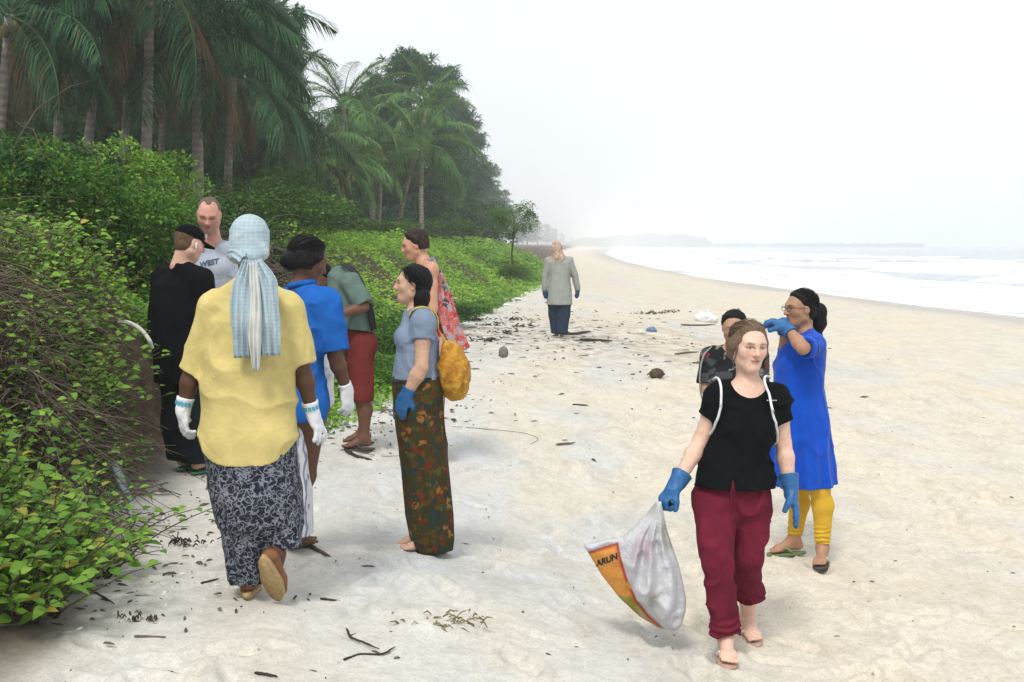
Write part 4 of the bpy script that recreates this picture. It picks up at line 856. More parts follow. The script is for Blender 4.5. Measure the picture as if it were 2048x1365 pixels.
def sandal(p, k, root, mat_sole, mat_strap, z0=None, th=.014):
    an, f, d, side = p.limb['foot' + k]
    c = an + d * .084; n = 26; mb = MB(); out = []
    for i in range(n):
        a = 2 * math.pi * i / n; x = math.cos(a); y = math.sin(a)
        ln = .136 * x + .050; wd = (.049 + .008 * x) * y * (1.0 if abs(x) < .9 else .9)
        out.append(c + f * ln + side * wd)
    out = np.array(out); top = out - d * .0; bot = out + d * th
    V = np.concatenate([top, bot, [top.mean(0)], [bot.mean(0)]]); i0 = np.arange(n); i1 = (i0 + 1) % n
    mb.add(V - np.array(root.location), np.concatenate([np.stack([i0, i1, i0 * 0 + 2 * n], 1), np.stack([n + i1, n + i0, i0 * 0 + 2 * n + 1], 1)]), np.stack([i0, n + i0, n + i1, i1], 1))
    o = obj('sandal', mb.mesh('sandal', mat_sole, False), root)
    mb = MB(); toe = c + f * .125 - d * .004
    for sg in (-1, 1):
        e = c + f * .03 + side * sg * .043 - d * .004; m1 = an + d * .044 + f * .085 + side * sg * .030 - d * .008
        k4 = np.linspace(0, 1, 7)[:, None]; pts = (1 - k4) ** 2 * toe + 2 * k4 * (1 - k4) * (m1 - d * .022) + k4 ** 2 * e
        mb.tube(pts - np.array(root.location), [.008] * 7, 6)
    s_ = mb.mesh('strap', mat_strap); obj('strap', s_, o); return o
def ribbon(pts, nor, w, th=.004):
    "flat strap along pts with surface normals nor"
    pts = np.asarray(pts, float); nor = np.asarray(nor, float); tg = np.gradient(pts, axis=0); sd_ = np.cross(tg, nor); sd_ /= np.linalg.norm(sd_, axis=1, keepdims=True); nor = nor / np.linalg.norm(nor, axis=1, keepdims=True)
    w = np.broadcast_to(np.asarray(w, float), (len(pts),))[:, None]
    R = np.stack([pts + sd_ * w / 2, pts + sd_ * w / 2 + nor * th, pts - sd_ * w / 2 + nor * th, pts - sd_ * w / 2], 1); n = len(pts); V = R.reshape(-1, 3); Q = []
    for i in range(n - 1):
        for j in range(4): a = i * 4 + j; b = i * 4 + (j + 1) % 4; Q.append((a, b, b + 4, a + 4))
    Q.append((3, 2, 1, 0)); b = (n - 1) * 4; Q.append((b, b + 1, b + 2, b + 3))
    return V, np.array(Q)
def curve(ctrl, n=24):
    "Catmull-Rom through control points"
    c = np.asarray(ctrl, float); c = np.concatenate([[2 * c[0] - c[1]], c, [2 * c[-1] - c[-2]]]); out = []
    m = len(c) - 3
    for t in np.linspace(0, m - 1e-6, n):
        i = int(t); f = t - i; p0, p1, p2, p3 = c[i:i + 4]
        out.append(.5 * (2 * p1 + (p2 - p0) * f + (2 * p0 - 5 * p1 + 4 * p2 - p3) * f * f + (3 * p1 - p0 - 3 * p2 + p3) * f ** 3))
    return np.array(out)
# ------------------------------------------------------------------ people
MT = {}
def person_root(p, label, feet):
    c = np.mean(feet, 0); root = empty('person', (c[0], c[1], min(f[2] for f in feet)))
    tag(root, label, 'person', 'beach clean-up volunteers'); return root
def glove(p, k, root, mat, cuff, r, hand_kw, infl=.0045, seed=1):
    prims = p.hand_prims(k, **hand_kw, infl=infl)
    w = p.J['wr' + k]; el = p.J['el' + k]; d = nrm(el - w); a = w + d * cuff
    c = cone(w - d * .02, a, .028 + infl, r, .02); prims.append(c)
    dn = d.astype(f32); a32 = a.astype(f32)
    def extra(P, dd):
        dd = dd - wrinkle(P, .0028, 30, 30, 22, seed); q = (P - a32) @ dn
        return np.maximum(np.maximum(dd, q), -np.maximum(dd + p.h * 2, -(q + .035)))
    return put_prims('glove', prims, p.h * .85, mat, root, None, extra)

def hero():
    D = 6.06
    J = dict(head=(1498, 694, 0), neck=(1496, 768, .03), shR=(1438, 797, .02), shL=(1553, 799, .03), elR=(1402, 880, .03), elL=(1567, 888, .06), wrR=(1350, 974, -.08), wrL=(1581, 980, .0),
             hipR=(1431, 1010, .02), hipL=(1504, 1010, .03), knR=(1436, 1128, -.16), knL=(1497, 1112, .0), anR=(1451, 1300, -.13), anL=(1495, 1262, .30))
    p = Person(D, J, 'f', .224, (14, 4, -3), 1.0, .0057)
    anR, anL = p.J['anR'], p.J['anL']
    anR[2] = gz(anR[0], anR[1]) + .112; anL[2] = gz(anL[0], anL[1]) + .112
    root = person_root(p, 'woman in black t-shirt and rolled maroon trousers carrying a plastic sack towards the camera', [anR - [0, 0, .098], anL - [0, 0, .098]])
    hk = {'R': dict(h=nrm(at(1316, 1012, D - .1) - p.J['wrR']), n=(.3, .2, -.5), curl=(.9, 1.2, .9), thumb=1), 'L': dict(h=nrm(at(1598, 1040, D - .02) - p.J['wrL']), n=(-1, .25, 0), curl=(.14, .14, .12), thumb=-1, size=1.04)}
    body = p.head_prims() + p.neck_prims() + p.torso_prims()
    fd = {'R': (-.05, -1), 'L': (.08, -1)}
    for k in 'RL': body += p.arm_prims(k) + p.hand_prims(k, **hk[k]) + p.leg_prims(k) + p.foot_prims(k, fd[k], .0)
    put_body(p, body, (.64, .43, .34), root, lip=(.45, .19, .17), brow=(.17, .105, .07), iris=(.05, .05, .05))
    # hair pulled back, light brown
    pr, ex = hair_cap(p, .060, -.045, .012, hairline=.080, side=.012, rough=.35)
    hm = mat_hair('light_brown_hair', (.075, .048, .030), (.20, .135, .09)); hr = put_prims('hair', pr, .004, hm, root, None, ex); hair_strands(p, hr, hm, 200, infl=.0125)
    mb = MB()
    for (a, b, c_) in (((.074, .03, .03), (.080, .032, -.03), (.076, .02, -.085)), ((-.072, .03, .03), (-.078, .03, -.04), (-.074, .0, -.11)), ((.073, .02, .05), (.084, .02, -.05), (.088, .0, -.14))):
        pts = curve([p.H(*a), p.H(*b), p.H(*c_)], 8) - np.array(root.location); mb.tube(pts, [.004, .005, .005, .0045, .004, .003, .002, .001], 5)
    obj('loose_strands', mb.mesh('loose_strands', bpy.data.materials['light_brown_hair']), root)
    # t-shirt
    tee = mat_cloth('black_cotton', (.003, .0042, .005), .9, .3)
    sl = [sleeve(p.J['shR'], p.J['elR'], .44, .054, .058), sleeve(p.J['shL'], p.J['elL'], .46, .054, .058)]
    hem = p.J['hipL'][2] + .125
    tp = p.torso_prims() + [loft([(hem - .05, *((p.J['hipL'] + p.J['hipR']) / 2)[:2], .180, .146), (hem + .02, *((p.J['hipL'] + p.J['hipR']) / 2)[:2], .172, .136), (hem + .12, *((p.J['hipL'] + p.J['hipR']) / 2)[:2] , .150, .112), (hem + .3, *(p.J['neck'])[:2], .14, .10)], 0)] + sl
    nc = p.J['neck'] + p.f * .055 + np.array([0, 0, .055])
    garment('t_shirt', tp, p, root, tee, .010, [(np.array([0, 0, hem]), (-.03, 0, -1))], (.011, 8, 8, 11, 3), neck=[(nc, (.098, .12, .115))])
    # small white print on the chest
    mb = MB(); c = at(1534, 802, D - .148)
    for i in range(5): mb.add(np.array([(i * .0095, 0, 0), (i * .0095 + .006, 0, 0), (i * .0095 + .006, 0, .004), (i * .0095, 0, .004)]) + c - np.array(root.location), None, [(0, 1, 2, 3)])
    obj('chest_print', mb.mesh('chest_print', mat_plain('white_print', (.6, .6, .6)), False), root)
    # trousers rolled below the knee
    mar = mat_cloth('maroon_cotton', (.125, .012, .028), .9, .18, fold=.6, wr_scale=11)
    lp = p.torso_prims()[1:3] + [p.torso_prims()[i] for i in (5, 9)] + p.leg_prims('L')[:1] + p.leg_prims('R')[:1]; cuffs = {'R': at(1446, 1262, D - .13), 'L': at(1497, 1196, D + .16)}
    for k in 'RL':
        hp, kn, an = p.J['hip' + k], p.J['kn' + k], p.J['an' + k]; cu = cuffs[k]; dn = nrm(an - kn); ln = np.dot(cu - kn, dn); e = kn + dn * ln
        q = Prim(); q.k = .012 if k == 'L' else .035; q.sub = False; q.c = ((hp + e) / 2).astype(f32); q.R = float(np.linalg.norm(hp - e) / 2 + .14)
        up_ = [cone(hp + [0, 0, .05], hp + (kn - hp) * .5, .084, .072, .02), cone(hp + (kn - hp) * .45, kn, .072, .062, .02), cone(kn, e, .062, .050, .02), cone(e - dn * .02 - [.0, 0, 0], e + dn * .01, .054, .052, .02)]
        def f(P, up_=up_, e=e.astype(f32), dn=dn.astype(f32)):
            d = evalp(up_, P); z = (P - e) @ dn; d = d - sstep(-.10, -.02, z) * .006 * np.sin(z * 190 + 2.5 * vnoise(P * 14, 7)) - .004 * sstep(-.06, -.05, z); return np.maximum(np.maximum(d, z), -np.maximum(d + .012, -(z + .05)))
        q.f = f; lp.append(q)
    garment('trousers', lp, p, root, mar, .012, [((0, 0, hem + .02), (0, 0, 1))], (.013, 10, 10, 7, 12), extra=lambda P, d: d + .003 * sstep(hem - .07, hem, P[:, 2]))
    mb = MB()
    for q in (-1, 1):
        pts = curve([at(1466, 962, D - .125), at(1466 + q * 3, 990, D - .14), at(1466 + q * 5, 1028, D - .14)], 8) - np.array(root.location); mb.tube(pts, .0035, 5)
    obj('drawstring', mb.mesh('drawstring', mar), root)
    bl = mat_plain('blue_rubber', (.020, .105, .27), .45, .2, 18, .25); MT['blue_rubber'] = bl
    for k, cf, r in (('R', .075, .052), ('L', .075, .049)): glove(p, k, root, bl, cf, r, hk[k], .005, 5)
    so = mat_plain('pale_sandal', (.42, .27, .21), .6); st = mat_plain('white_strap', (.78, .72, .7), .5); MT['pale_sandal'] = so; MT['white_strap'] = st
    for k in 'RL': sandal(p, k, root, so, st)
    # drawstring rucksack: two white cords over the shoulders and the bag behind her back
    bag = empty('drawstring_backpack', tuple(p.J['neck'] - p.f * .15 - np.array([0, 0, .45]))); tag(bag, 'drawstring backpack with white cords worn over the black t-shirt', 'backpack')
    B0 = np.array(bag.location); wc = mat_plain('white_cord', (.62, .63, .66), .8)
    for pts in ([(1427, 760, .06), (1437, 752, -.02), (1443, 768, -.085), (1443, 800, -.115), (1435, 830, -.105), (1428, 860, -.04), (1428, 885, .06)], [(1540, 752, .06), (1533, 750, -.02), (1539, 772, -.085), (1546, 800, -.118), (1551, 835, -.11), (1553, 868, -.05), (1550, 890, .06)]):
        w = curve([at(a, b, D + c_) for a, b, c_ in pts], 40); mb = MB()
        # lie on the shirt: push every point out of the body
        d = evalp(tp, w.astype(f32)); nn = np.stack([(evalp(tp, (w + e).astype(f32)) - d) / .004 for e in np.eye(3) * .004], 1); w = w + nn * np.maximum(.021 - d, 0)[:, None] - nn * np.clip(d - .03, 0, .05)[:, None]
        mb.tube(w - B0, .0062, 6); obj('cord', mb.mesh('cord', wc), bag)
    bp = [ell(p.J['neck'] - p.f * .165 - np.array([0, 0, .30]), (.13, .055, .18), np.stack([p.sx, p.f, p.up], 1), 0)]
    put_prims('bag', bp, .012, mat_cloth('grey_nylon', (.16, .17, .19)), bag, None, lambda P, d: d - wrinkle(P, .008, 12, 12, 8, 4))
    return p
HERO = hero()
def foot_level(p, z=.098, ks='LR'):
    z = z + .010
    for k in ks: a = p.J['an' + k]; a[2] = gz(a[0], a[1]) + z
def strip(name, ctrl, wid, nor, mat, root, folds=3, amp=.012, n=30, m=17, th=.006, seed=0, fringe=0.0):
    "a hanging length of cloth: centre line ctrl, widths wid, facing nor, pleated along its length"
    c = curve(ctrl, n); R = np.random.default_rng(seed); wid = np.interp(np.linspace(0, 1, n), np.linspace(0, 1, len(wid)), wid); nor = nrm(nor)
    tg = np.gradient(c, axis=0); tg /= np.linalg.norm(tg, axis=1, keepdims=True); V = []
    for i in range(n):
        sd_ = nrm(np.cross(tg[i], nor)); k = i / (n - 1)
        for j in range(m):
            u = j / (m - 1) * 2 - 1; w = amp * math.sin(folds * math.pi * u + 1.2 + 1.5 * math.sin(k * 2.1 + seed)) * (1 + .4 * math.sin(9 * k + 3 * u)) - .35 * amp * u * u * 3
            V.append(c[i] + sd_ * u * wid[i] / 2 * (1 + .05 * math.sin(11 * k + seed)) + nor * w - [0, 0, fringe * math.sin(u * 2.2 + seed) * k])
    V = np.array(V); nv = len(V); i = np.arange(n - 1)[:, None] * m + np.arange(m - 1)[None]; Q = np.stack([i, i + 1, i + 1 + m, i + m], -1).reshape(-1, 4)
    V2 = np.concatenate([V, V - nor * th]); Q2 = np.concatenate([Q, Q[:, ::-1] + nv])
    rim = np.concatenate([np.arange(m), np.arange(1, n) * m + m - 1, np.arange(m - 2, -1, -1) + (n - 1) * m, np.arange(n - 2, 0, -1) * m]); r2 = np.roll(rim, -1)
    Q2 = np.concatenate([Q2, np.stack([r2, rim, rim + nv, r2 + nv], 1)])
    return obj(name, mesh_np(name, V2 - np.array(root.location), Q2, True, mat), root)
def text_mesh(name, s, size, org, ex, ez, mat, parent, depth=.002, push=None, shear=0):
    cu = bpy.data.curves.new(name, 'FONT'); cu.body = s; cu.size = size; cu.align_x = 'CENTER'; cu.align_y = 'CENTER'; cu.shear = shear; cu.offset = size * .045
    o = bpy.data.objects.new(name, cu); COL.objects.link(o); dg = bpy.context.evaluated_depsgraph_get(); me = bpy.data.meshes.new_from_object(o.evaluated_get(dg)); bpy.data.objects.remove(o)
    n = len(me.vertices); co = np.zeros(n * 3, dtype=f32); me.vertices.foreach_get('co', co); co = co.reshape(-1, 3)
    W_ = np.asarray(org) + co[:, 0:1] * nrm(ex) + co[:, 1:2] * nrm(ez)
    if push is not None: W_ = push(W_)
    me.vertices.foreach_set('co', (W_ - np.array(parent.location)).astype(f32).ravel()); me.materials.clear(); me.materials.append(mat); me.update()
    return obj(name, me, parent)
def zpx(py, D): return at(1024, py, D)[2]
def xpx(px, D): return (px - 1024) / FPX * D * 1.0
def rows(D, cy, L):
    "loft rows from (py, x_left_px, x_right_px, depth half-width, dy)"
    return [(at(1024, r[0], D)[2], (at(r[1], r[0], D)[0] + at(r[2], r[0], D)[0]) / 2, D + cy + (r[4] if len(r) > 4 else 0), (at(r[2], r[0], D)[0] - at(r[1], r[0], D)[0]) / 2, r[3]) for r in L]
def pleats(n, amp, z0, z1, seed=0, amp2=0.0):
    def f(th, z):
        w = sstep(z0, z1, z); return w * (amp * np.sin(n * th + 1.3 * np.sin(2 * th + seed) + seed) + amp2 * np.sin((2 * n + 1) * th + seed * 2 + 3 * z))
    return f
SKD, SKM, SKL = (.085, .040, .022), (.20, .105, .062), (.60, .40, .31)
BLACK_HAIR = mat_hair('black_hair', (.003, .003, .004), (.012, .011, .012)); WHITE_COTTON = mat_cloth('white_cotton', (.66, .68, .72), .95, .1, 300)
def print_cloth(name, stops, scale=9, dist=1.5, base2=None, s2=25, fold=.4):
    "printed fabric: blotches of several dyes"
    t = NT(name); co = t.coord(); vo = t.n('ShaderNodeTexVoronoi', feature='F1'); vo.inputs['Scale'].default_value = scale
    ad = t.n('ShaderNodeVectorMath', operation='ADD'); nz = t.n('ShaderNodeTexNoise'); nz.inputs['Scale'].default_value = scale * .8; t.l(co, nz.inputs['Vector'])
    sc_ = t.n('ShaderNodeVectorMath', operation='SCALE'); t.l(nz.outputs['Color'], sc_.inputs[0]); sc_.inputs['Scale'].default_value = dist / scale; t.l(co, ad.inputs[0]); t.l(sc_.outputs[0], ad.inputs[1]); t.l(ad.outputs[0], vo.inputs['Vector'])
    sp = t.n('ShaderNodeSeparateColor'); t.l(vo.outputs['Color'], sp.inputs[0]); col = t.ramp(sp.outputs[0], stops, 'CONSTANT')
    if base2:
        n2 = t.noise(ad.outputs[0], s2, 3, .6, 1.0); col = t.mix(t.ramp(n2, [(.53, (0,) * 3), (.57, (1,) * 3)]), col, base2)
    b = t.bump(t.noise(co, 12, 4, .55, .8), fold, .02); m = t.out(col, .9, b); t.b.inputs['Specular IOR Level'].default_value = .15; return m

def blue_dress():
    D = 8.07
    J = dict(head=(1600, 618, 0), neck=(1609, 664, .02), shL=(1628, 690, -.14), shR=(1606, 688, .15), elL=(1606, 697, -.37), wrL=(1575, 657, -.20), elR=(1572, 714, .06), wrR=(1568, 650, -.06),
             hipL=(1615, 850, -.08), hipR=(1600, 850, .08), knL=(1638, 975, -.12), knR=(1596, 975, .08), anL=(1645, 1095, -.10), anR=(1588, 1085, .12))
    p = Person(D, J, 'f', .222, (-72, 2, 0), .95, .0065); foot_level(p)
    root = person_root(p, 'woman in long royal-blue dress and yellow leggings raising gloved hands to her mouth', [p.J['anL'] - [0, 0, .098], p.J['anR'] - [0, 0, .098]])
    hk = {'L': dict(h=nrm(at(1545, 640, D - .12) - p.J['wrL']), n=(-.1, .25, -1), curl=(.35, .5, .3), thumb=1), 'R': dict(h=nrm(at(1540, 640, D - .10) - p.J['wrR']), n=(-.2, 0, -1), curl=(.6, .6, .4), thumb=-1)}
    body = p.head_prims() + p.neck_prims() + p.torso_prims(); fd = {'L': (-.35, -1), 'R': (-1, -.25)}
    for k in 'RL': body += p.arm_prims(k) + p.hand_prims(k, **hk[k]) + p.leg_prims(k) + p.foot_prims(k, fd[k])
    put_body(p, body, (.36, .20, .125), root)
    pr, ex = hair_cap(p, .055, -.03, .012, hairline=.075, rough=.4); H = p.H
    pr += [cone(H(0, -.095, -.03), H(0, -.135, -.02), .03, .042, .02), cone(H(0, -.135, -.02), H(0, -.14, -.10), .045, .036, .03), cone(H(0, -.14, -.10), H(.0, -.115, -.22), .034, .016, .03)]
    def ex2(P, d, ex=ex, q=pr[2:]):
        t_ = evalp(q, P) - .003 * vnoise(P * np.array([60, 60, 18], f32), 5); return np.minimum(ex(P, evalp(pr[:2], P)), t_)
    hair_strands(p, put_prims('hair', pr, .006, BLACK_HAIR, root, None, ex2), BLACK_HAIR, 130, infl=.013)
    st = rows(D, 0, [(983, 1541, 1667, .215, -.01), (930, 1543, 1662, .205), (850, 1547, 1654, .19), (775, 1549, 1642, .165), (735, 1550, 1646, .17), (700, 1560, 1648, .165), (672, 1585, 1640, .12)])
    hz = st[0][0]; z8 = zpx(770, D)
    dress = mat_cloth('royal_blue_cotton', (.0035, .060, .42), .8, .15, fold=.6, wr_scale=8, sheen=.1)
    pr = [loft(st, 0, pleats(8, .07, z8 + .05, hz, 2, .045))] + p.torso_prims() + [cone(p.J['hip' + k], p.J['kn' + k], .09, .07, .03) for k in 'LR'] + [sleeve(p.J['shL'], p.J['elL'], .86, .062, .062), sleeve(p.J['shR'], p.J['elR'], .80, .060, .060)]
    garment('dress', pr, p, root, dress, .006, [((0, 0, hz + .012), (0.02, 0, -1))], (.011, 8, 8, 4, 8), neck=[(p.J['neck'] + p.f * .03 + np.array([0, 0, .055]), (.085, .10, .085))])
    yl = mat_cloth('yellow_jersey', (.58, .36, .035), .8, .1, fold=.3); lp = []
    for k in 'LR':
        q = p.leg_prims(k); lp += q
    a = p.J['anL'][2] - .0
    garment('leggings', lp, p, root, yl, .009, [((0, 0, a + .03), (0, 0, -1))], None, extra=lambda P, d: d - .005 * sstep(a + .2, a + .06, P[:, 2]) * np.sin(P[:, 2] * 230 + 3 * vnoise(P * 20, 2)))
    for k in 'LR': glove(p, k, root, MT['blue_rubber'], .06, .045, hk[k], .004, 9)
    g1 = mat_plain('green_rubber', (.12, .17, .06), .7); g2 = mat_plain('green_strap', (.16, .26, .10), .6); d1 = mat_plain('dark_sole', (.06, .055, .05), .8); d2 = mat_plain('grey_strap', (.5, .5, .5), .5)
    sandal(p, 'R', root, g1, g2); sandal(p, 'L', root, d1, d2); MT.update(dark_sole=d1, grey_strap=d2)
    mb = MB(); fr = mat_plain('dark_frame', (.05, .025, .02), .3)
    for q in (-1, 1):
        a = np.arange(17) * 2 * math.pi / 16; mb.tube(np.array([H(q * .032 + .022 * math.cos(x), .098, .005 + .016 * math.sin(x)) for x in a]) - np.array(root.location), .0022, 5, cap=False)
        mb.tube(np.array([H(q * .053, .097, .009), H(q * .072, .06, .010), H(q * .079, .0, .010)]) - np.array(root.location), .0018, 5)
    mb.tube(np.array([H(-.011, .099, .008), H(.011, .099, .008)]) - np.array(root.location), .002, 5); obj('spectacles', mb.mesh('spectacles', fr), root)
blue_dress()

def camo_woman():
    D = 8.95
    J = dict(head=(1468, 656, 0), neck=(1464, 699, .05), shR=(1421, 716, .05), shL=(1515, 714, .02), elR=(1412, 778, .02), wrR=(1432, 815, -.16), elL=(1520, 780, .0), wrL=(1500, 820, -.16), hipR=(1446, 852, .12), hipL=(1488, 852, .1), knR=(1450, 960, .05), knL=(1486, 960, .05), anR=(1452, 1060, .12), anL=(1486, 1060, .08))
    p = Person(D, J, 'f', .222, (-12, 12, 0), .98, .0095); foot_level(p)
    root = person_root(p, 'dark-haired woman in dark floral top half hidden behind the woman in black', [p.J['anL'] - [0, 0, .098], p.J['anR'] - [0, 0, .098]])
    hk = {k: dict(h=(0, -.5, -1), n=(0, 1, -.2), curl=(.4, .4, .3), thumb=1 if k == 'R' else -1) for k in 'LR'}
    body = p.head_prims() + p.neck_prims() + p.torso_prims()
    for k in 'RL': body += p.arm_prims(k) + p.hand_prims(k, **hk[k]) + p.leg_prims(k) + p.foot_prims(k, (0, -1))
    put_body(p, body, (.40, .24, .16), root)
    pr, ex = hair_cap(p, .050, -.04, .012, hairline=.078); hair_strands(p, put_prims('hair', pr, .006, BLACK_HAIR, root, None, ex), BLACK_HAIR, 90, infl=.014)
    m = print_cloth('dark_floral', [(0, (.012, .014, .016)), (.42, (.05, .055, .06)), (.66, (.012, .012, .014)), (.80, (.17, .16, .15)), (.9, (.16, .03, .03))], 22, 2)
    hem = p.J['hipL'][2] - .08; pr = p.torso_prims() + [sleeve(p.J['shR'], p.J['elR'], .8, .06, .06), sleeve(p.J['shL'], p.J['elL'], .8, .06, .06)]
    garment('top', pr, p, root, m, .014, [((0, 0, hem), (0, 0, -1))], (.006, 9, 9, 6, 3), neck=[(p.J['neck'] + p.f * .04 + np.array([0, 0, .05]), (.075, .09, .075))])
    lp = p.torso_prims()[1:3] + [q for k in 'RL' for q in (cone(p.J['hip' + k], p.J['kn' + k], .085, .065, .03), cone(p.J['kn' + k], p.J['an' + k], .065, .055, .02))]
    garment('trousers', lp, p, root, mat_cloth('charcoal_cotton', (.03, .03, .035)), .008, [((0, 0, hem + .02), (0, 0, 1)), ((0, 0, p.J['anL'][2] + .03), (0, 0, -1))], (.006, 9, 9, 5, 4))
    for k in 'LR': sandal(p, k, root, MT['dark_sole'], MT['grey_strap'])
    mb = MB(); w = curve([at(1423, 694, D + .02), at(1407, 712, D - .04), at(1400, 745, D - .06), at(1401, 785, D - .04), at(1410, 815, D - .02)], 20); mb.tube(w - np.array(root.location), .006, 5)
    obj('strap', mb.mesh('strap', mat_plain('grey_green_strap', (.25, .28, .24))), root)
camo_woman()

def yellow_woman():
    D = 5.65
    J = dict(head=(500, 486, .02), neck=(502, 556, -.02), shL=(428, 617, 0), shR=(574, 618, 0), elL=(384, 744, .02), elR=(605, 738, .02), wrL=(367, 815, .02), wrR=(624, 822, .06), hipL=(462, 880, 0), hipR=(536, 880, 0), knL=(480, 1020, .06), knR=(558, 1010, .04), anL=(497, 1150, .0), anR=(552, 1108, -.08))
    p = Person(D, J, 'f', .222, (182, 6, 0), 1.12, .0066, face=False)
    a = p.J['anL']; a[2] = gz(a[0], a[1]) + .112
    root = person_root(p, 'woman in yellow shirt, checked blue headscarf and printed skirt walking away', [a - [0, 0, .1]])
    hk = {'L': dict(h=(-.05, .1, -1), n=(.75, .5, 0), curl=(.25, .55, .4), thumb=-1, spread=.18), 'R': dict(h=(.35, .15, -1), n=(-.7, .3, -.2), curl=(.12, .22, .2), thumb=1, spread=.3)}
    body = p.head_prims() + p.neck_prims() + p.torso_prims()
    for k in 'RL': body += p.arm_prims(k) + p.hand_prims(k, **hk[k]) + p.leg_prims(k)
    body += p.foot_prims('L', (-.05, 1)); body += p.foot_prims('R', (.33, 1), math.radians(58))
    put_body(p, body, SKD, root)
    ye = mat_cloth('yellow_linen', (.55, .455, .185), .95, .12, 520, .35, .5, 9)
    st = rows(D, .0, [(930, 400, 589, .165), (880, 401, 588, .16), (800, 408, 588, .145), (700, 412, 588, .135), (640, 420, 582, .125), (600, 445, 560, .09)])
    z0 = zpx(922, D); cx = xpx(495, D)
    def tails(P, d): return np.maximum(d, (z0 + .085 * np.clip(np.abs(P[:, 0] - cx) / .2, 0, 1.2) ** 4) - P[:, 2])
    pr = [loft(st)] + p.torso_prims() + [sleeve(p.J['shL'], p.J['elL'], .96, .064, .056), sleeve(p.J['shR'], p.J['elR'], .90, .064, .058)]
    garment('shirt', pr, p, root, ye, .008, [], (.009, 5, 5, 7, 21), extra=tails, neck=[(p.J['neck'] + np.array([0, .02, .075]), (.075, .08, .07))])
    # printed skirt: falls from the hips, lifted at the right by the swinging foot
    sk = NT('navy_print'); co = sk.coord(); v = sk.n('ShaderNodeTexVoronoi', feature='DISTANCE_TO_EDGE'); v.inputs['Scale'].default_value = 26; nz = sk.n('ShaderNodeTexNoise'); nz.inputs['Scale'].default_value = 22; sk.l(co, nz.inputs['Vector'])
    mx = sk.mix(.12, co, nz.outputs['Color']); sk.l(mx, v.inputs['Vector']); e = sk.ramp(v.outputs['Distance'], [(.03, (1,) * 3), (.10, (0,) * 3)])
    n2 = sk.ramp(sk.noise(co, 34, 4, .7, 2.0), [(.54, (0,) * 3), (.62, (1,) * 3)]); fac = sk.math('MAXIMUM', sk.math('MULTIPLY', e, .8), sk.math('MULTIPLY', n2, .35))
    col = sk.mix(fac, (.007, .009, .022), (.23, .25, .29)); skm = sk.out(col, .85, sk.bump(sk.noise(co, 8, 4, .5, .6), .5, .03))
    Jx = p.J; zl = zpx(1163, D); zr = zpx(1088, D); xs = [xpx(522, D), xpx(540, D)]
    mid = at(508, 1100, D + .02); rk = at(556, 1030, D + .02); ra = at(565, 1085, D - .04); la = at(494, 1175, D)
    pr = [loft(rows(D, 0, [(1040, 438, 596, .16), (980, 424, 598, .165), (900, 411, 590, .16), (860, 412, 588, .15)])), cone(at(506, 1000, D), la, .155, .068, .06), cone(at(510, 1060, D), at(493, 1178, D), .115, .066, .05), cone(at(545, 990, D), ra, .11, .062, .05), cone(rk, at(572, 1100, D - .05), .085, .06, .05)]
    def hemf(P, d):
        z = np.interp(P[:, 0], xs, [zl, zr]); cut = z - P[:, 2]; th = np.arctan2(P[:, 1] - D, P[:, 0] - xpx(500, D)); d = d - .010 * np.sin(9 * th + 2 * np.sin(3 * th)) * sstep(zpx(930, D), zl, P[:, 2]); return np.maximum(np.maximum(d, cut), -np.maximum(d + .014, -(cut + .05)))
    garment('skirt', pr, p, root, skm, .004, [((0, 0, zpx(865, D)), (0, 0, 1))], (.010, 8, 8, 3, 31), extra=hemf)
    # scarf: wrapped cap, knot and two hanging ends
    sc = NT('checked_scarf'); co = sc.coord(); col = (.40, .52, .58)
    w1 = sc.n('ShaderNodeTexWave', bands_direction='X'); w1.inputs['Scale'].default_value = 16; w1.inputs['Distortion'].default_value = .6; sc.l(co, w1.inputs['Vector']); w2 = sc.n('ShaderNodeTexWave', bands_direction='Z'); w2.inputs['Scale'].default_value = 20; w2.inputs['Distortion'].default_value = .6; sc.l(co, w2.inputs['Vector'])
    c_ = sc.mix(sc.math('MULTIPLY', w1.outputs['Fac'], .4), (.33, .43, .48), (.46, .51, .54)); c_ = sc.mix(sc.ramp(w2.outputs['Fac'], [(.55, (0,) * 3), (.9, (.35,) * 3)]), c_, (.22, .33, .40)); c_ = sc.mix(sc.ramp(sc.noise(co, 14, 3), [(.55, (0,) * 3), (.75, (.5,) * 3)]), c_, (.58, .58, .57))
    scm = sc.out(c_, .95, sc.bump(sc.noise(co, 24, 4, .6, 1.2), .5, .012)); H = p.H
    pr = [ell(H(0, -.012, .03), np.array((.082, .101, .090)), p.HM, 0), ell(H(0, -.03, -.03), np.array((.080, .085, .075)), p.HM, .03), ell(H(-.01, -.098, -.075), (.042, .032, .034), p.HM, .02), cone(H(.05, -.06, -.06), H(-.01, -.105, -.075), .03, .022, .02), cone(H(-.06, -.06, -.05), H(0, -.105, -.08), .03, .022, .02)]
    M32 = p.HM.astype(f32); hc = p.hc.astype(f32)
    def scf(P, d):
        q = (P - hc) @ M32; d0 = d; d = d - .005 * np.sin(q[:, 2] * 95 + q[:, 0] * 35 + 2 * vnoise(q * 22, 3)) - wrinkle(P, .003, 24, 24, 40, 6); d = np.minimum(d, d0 - .003); return np.maximum(d, np.where(q[:, 1] > .05, -.03 - q[:, 2] , -1).astype(f32) * .8)
    put_prims('headscarf', pr, .006, scm, root, None, scf)
    k = D - .2
    strip('scarf_end', [at(497, 520, k + .03), at(489, 570, k + .0), at(486, 640, k - .03), at(489, 716, k - .02)], [.045, .105, .105, .095], (0, -1, .1), scm, root, 4, .014, seed=2)
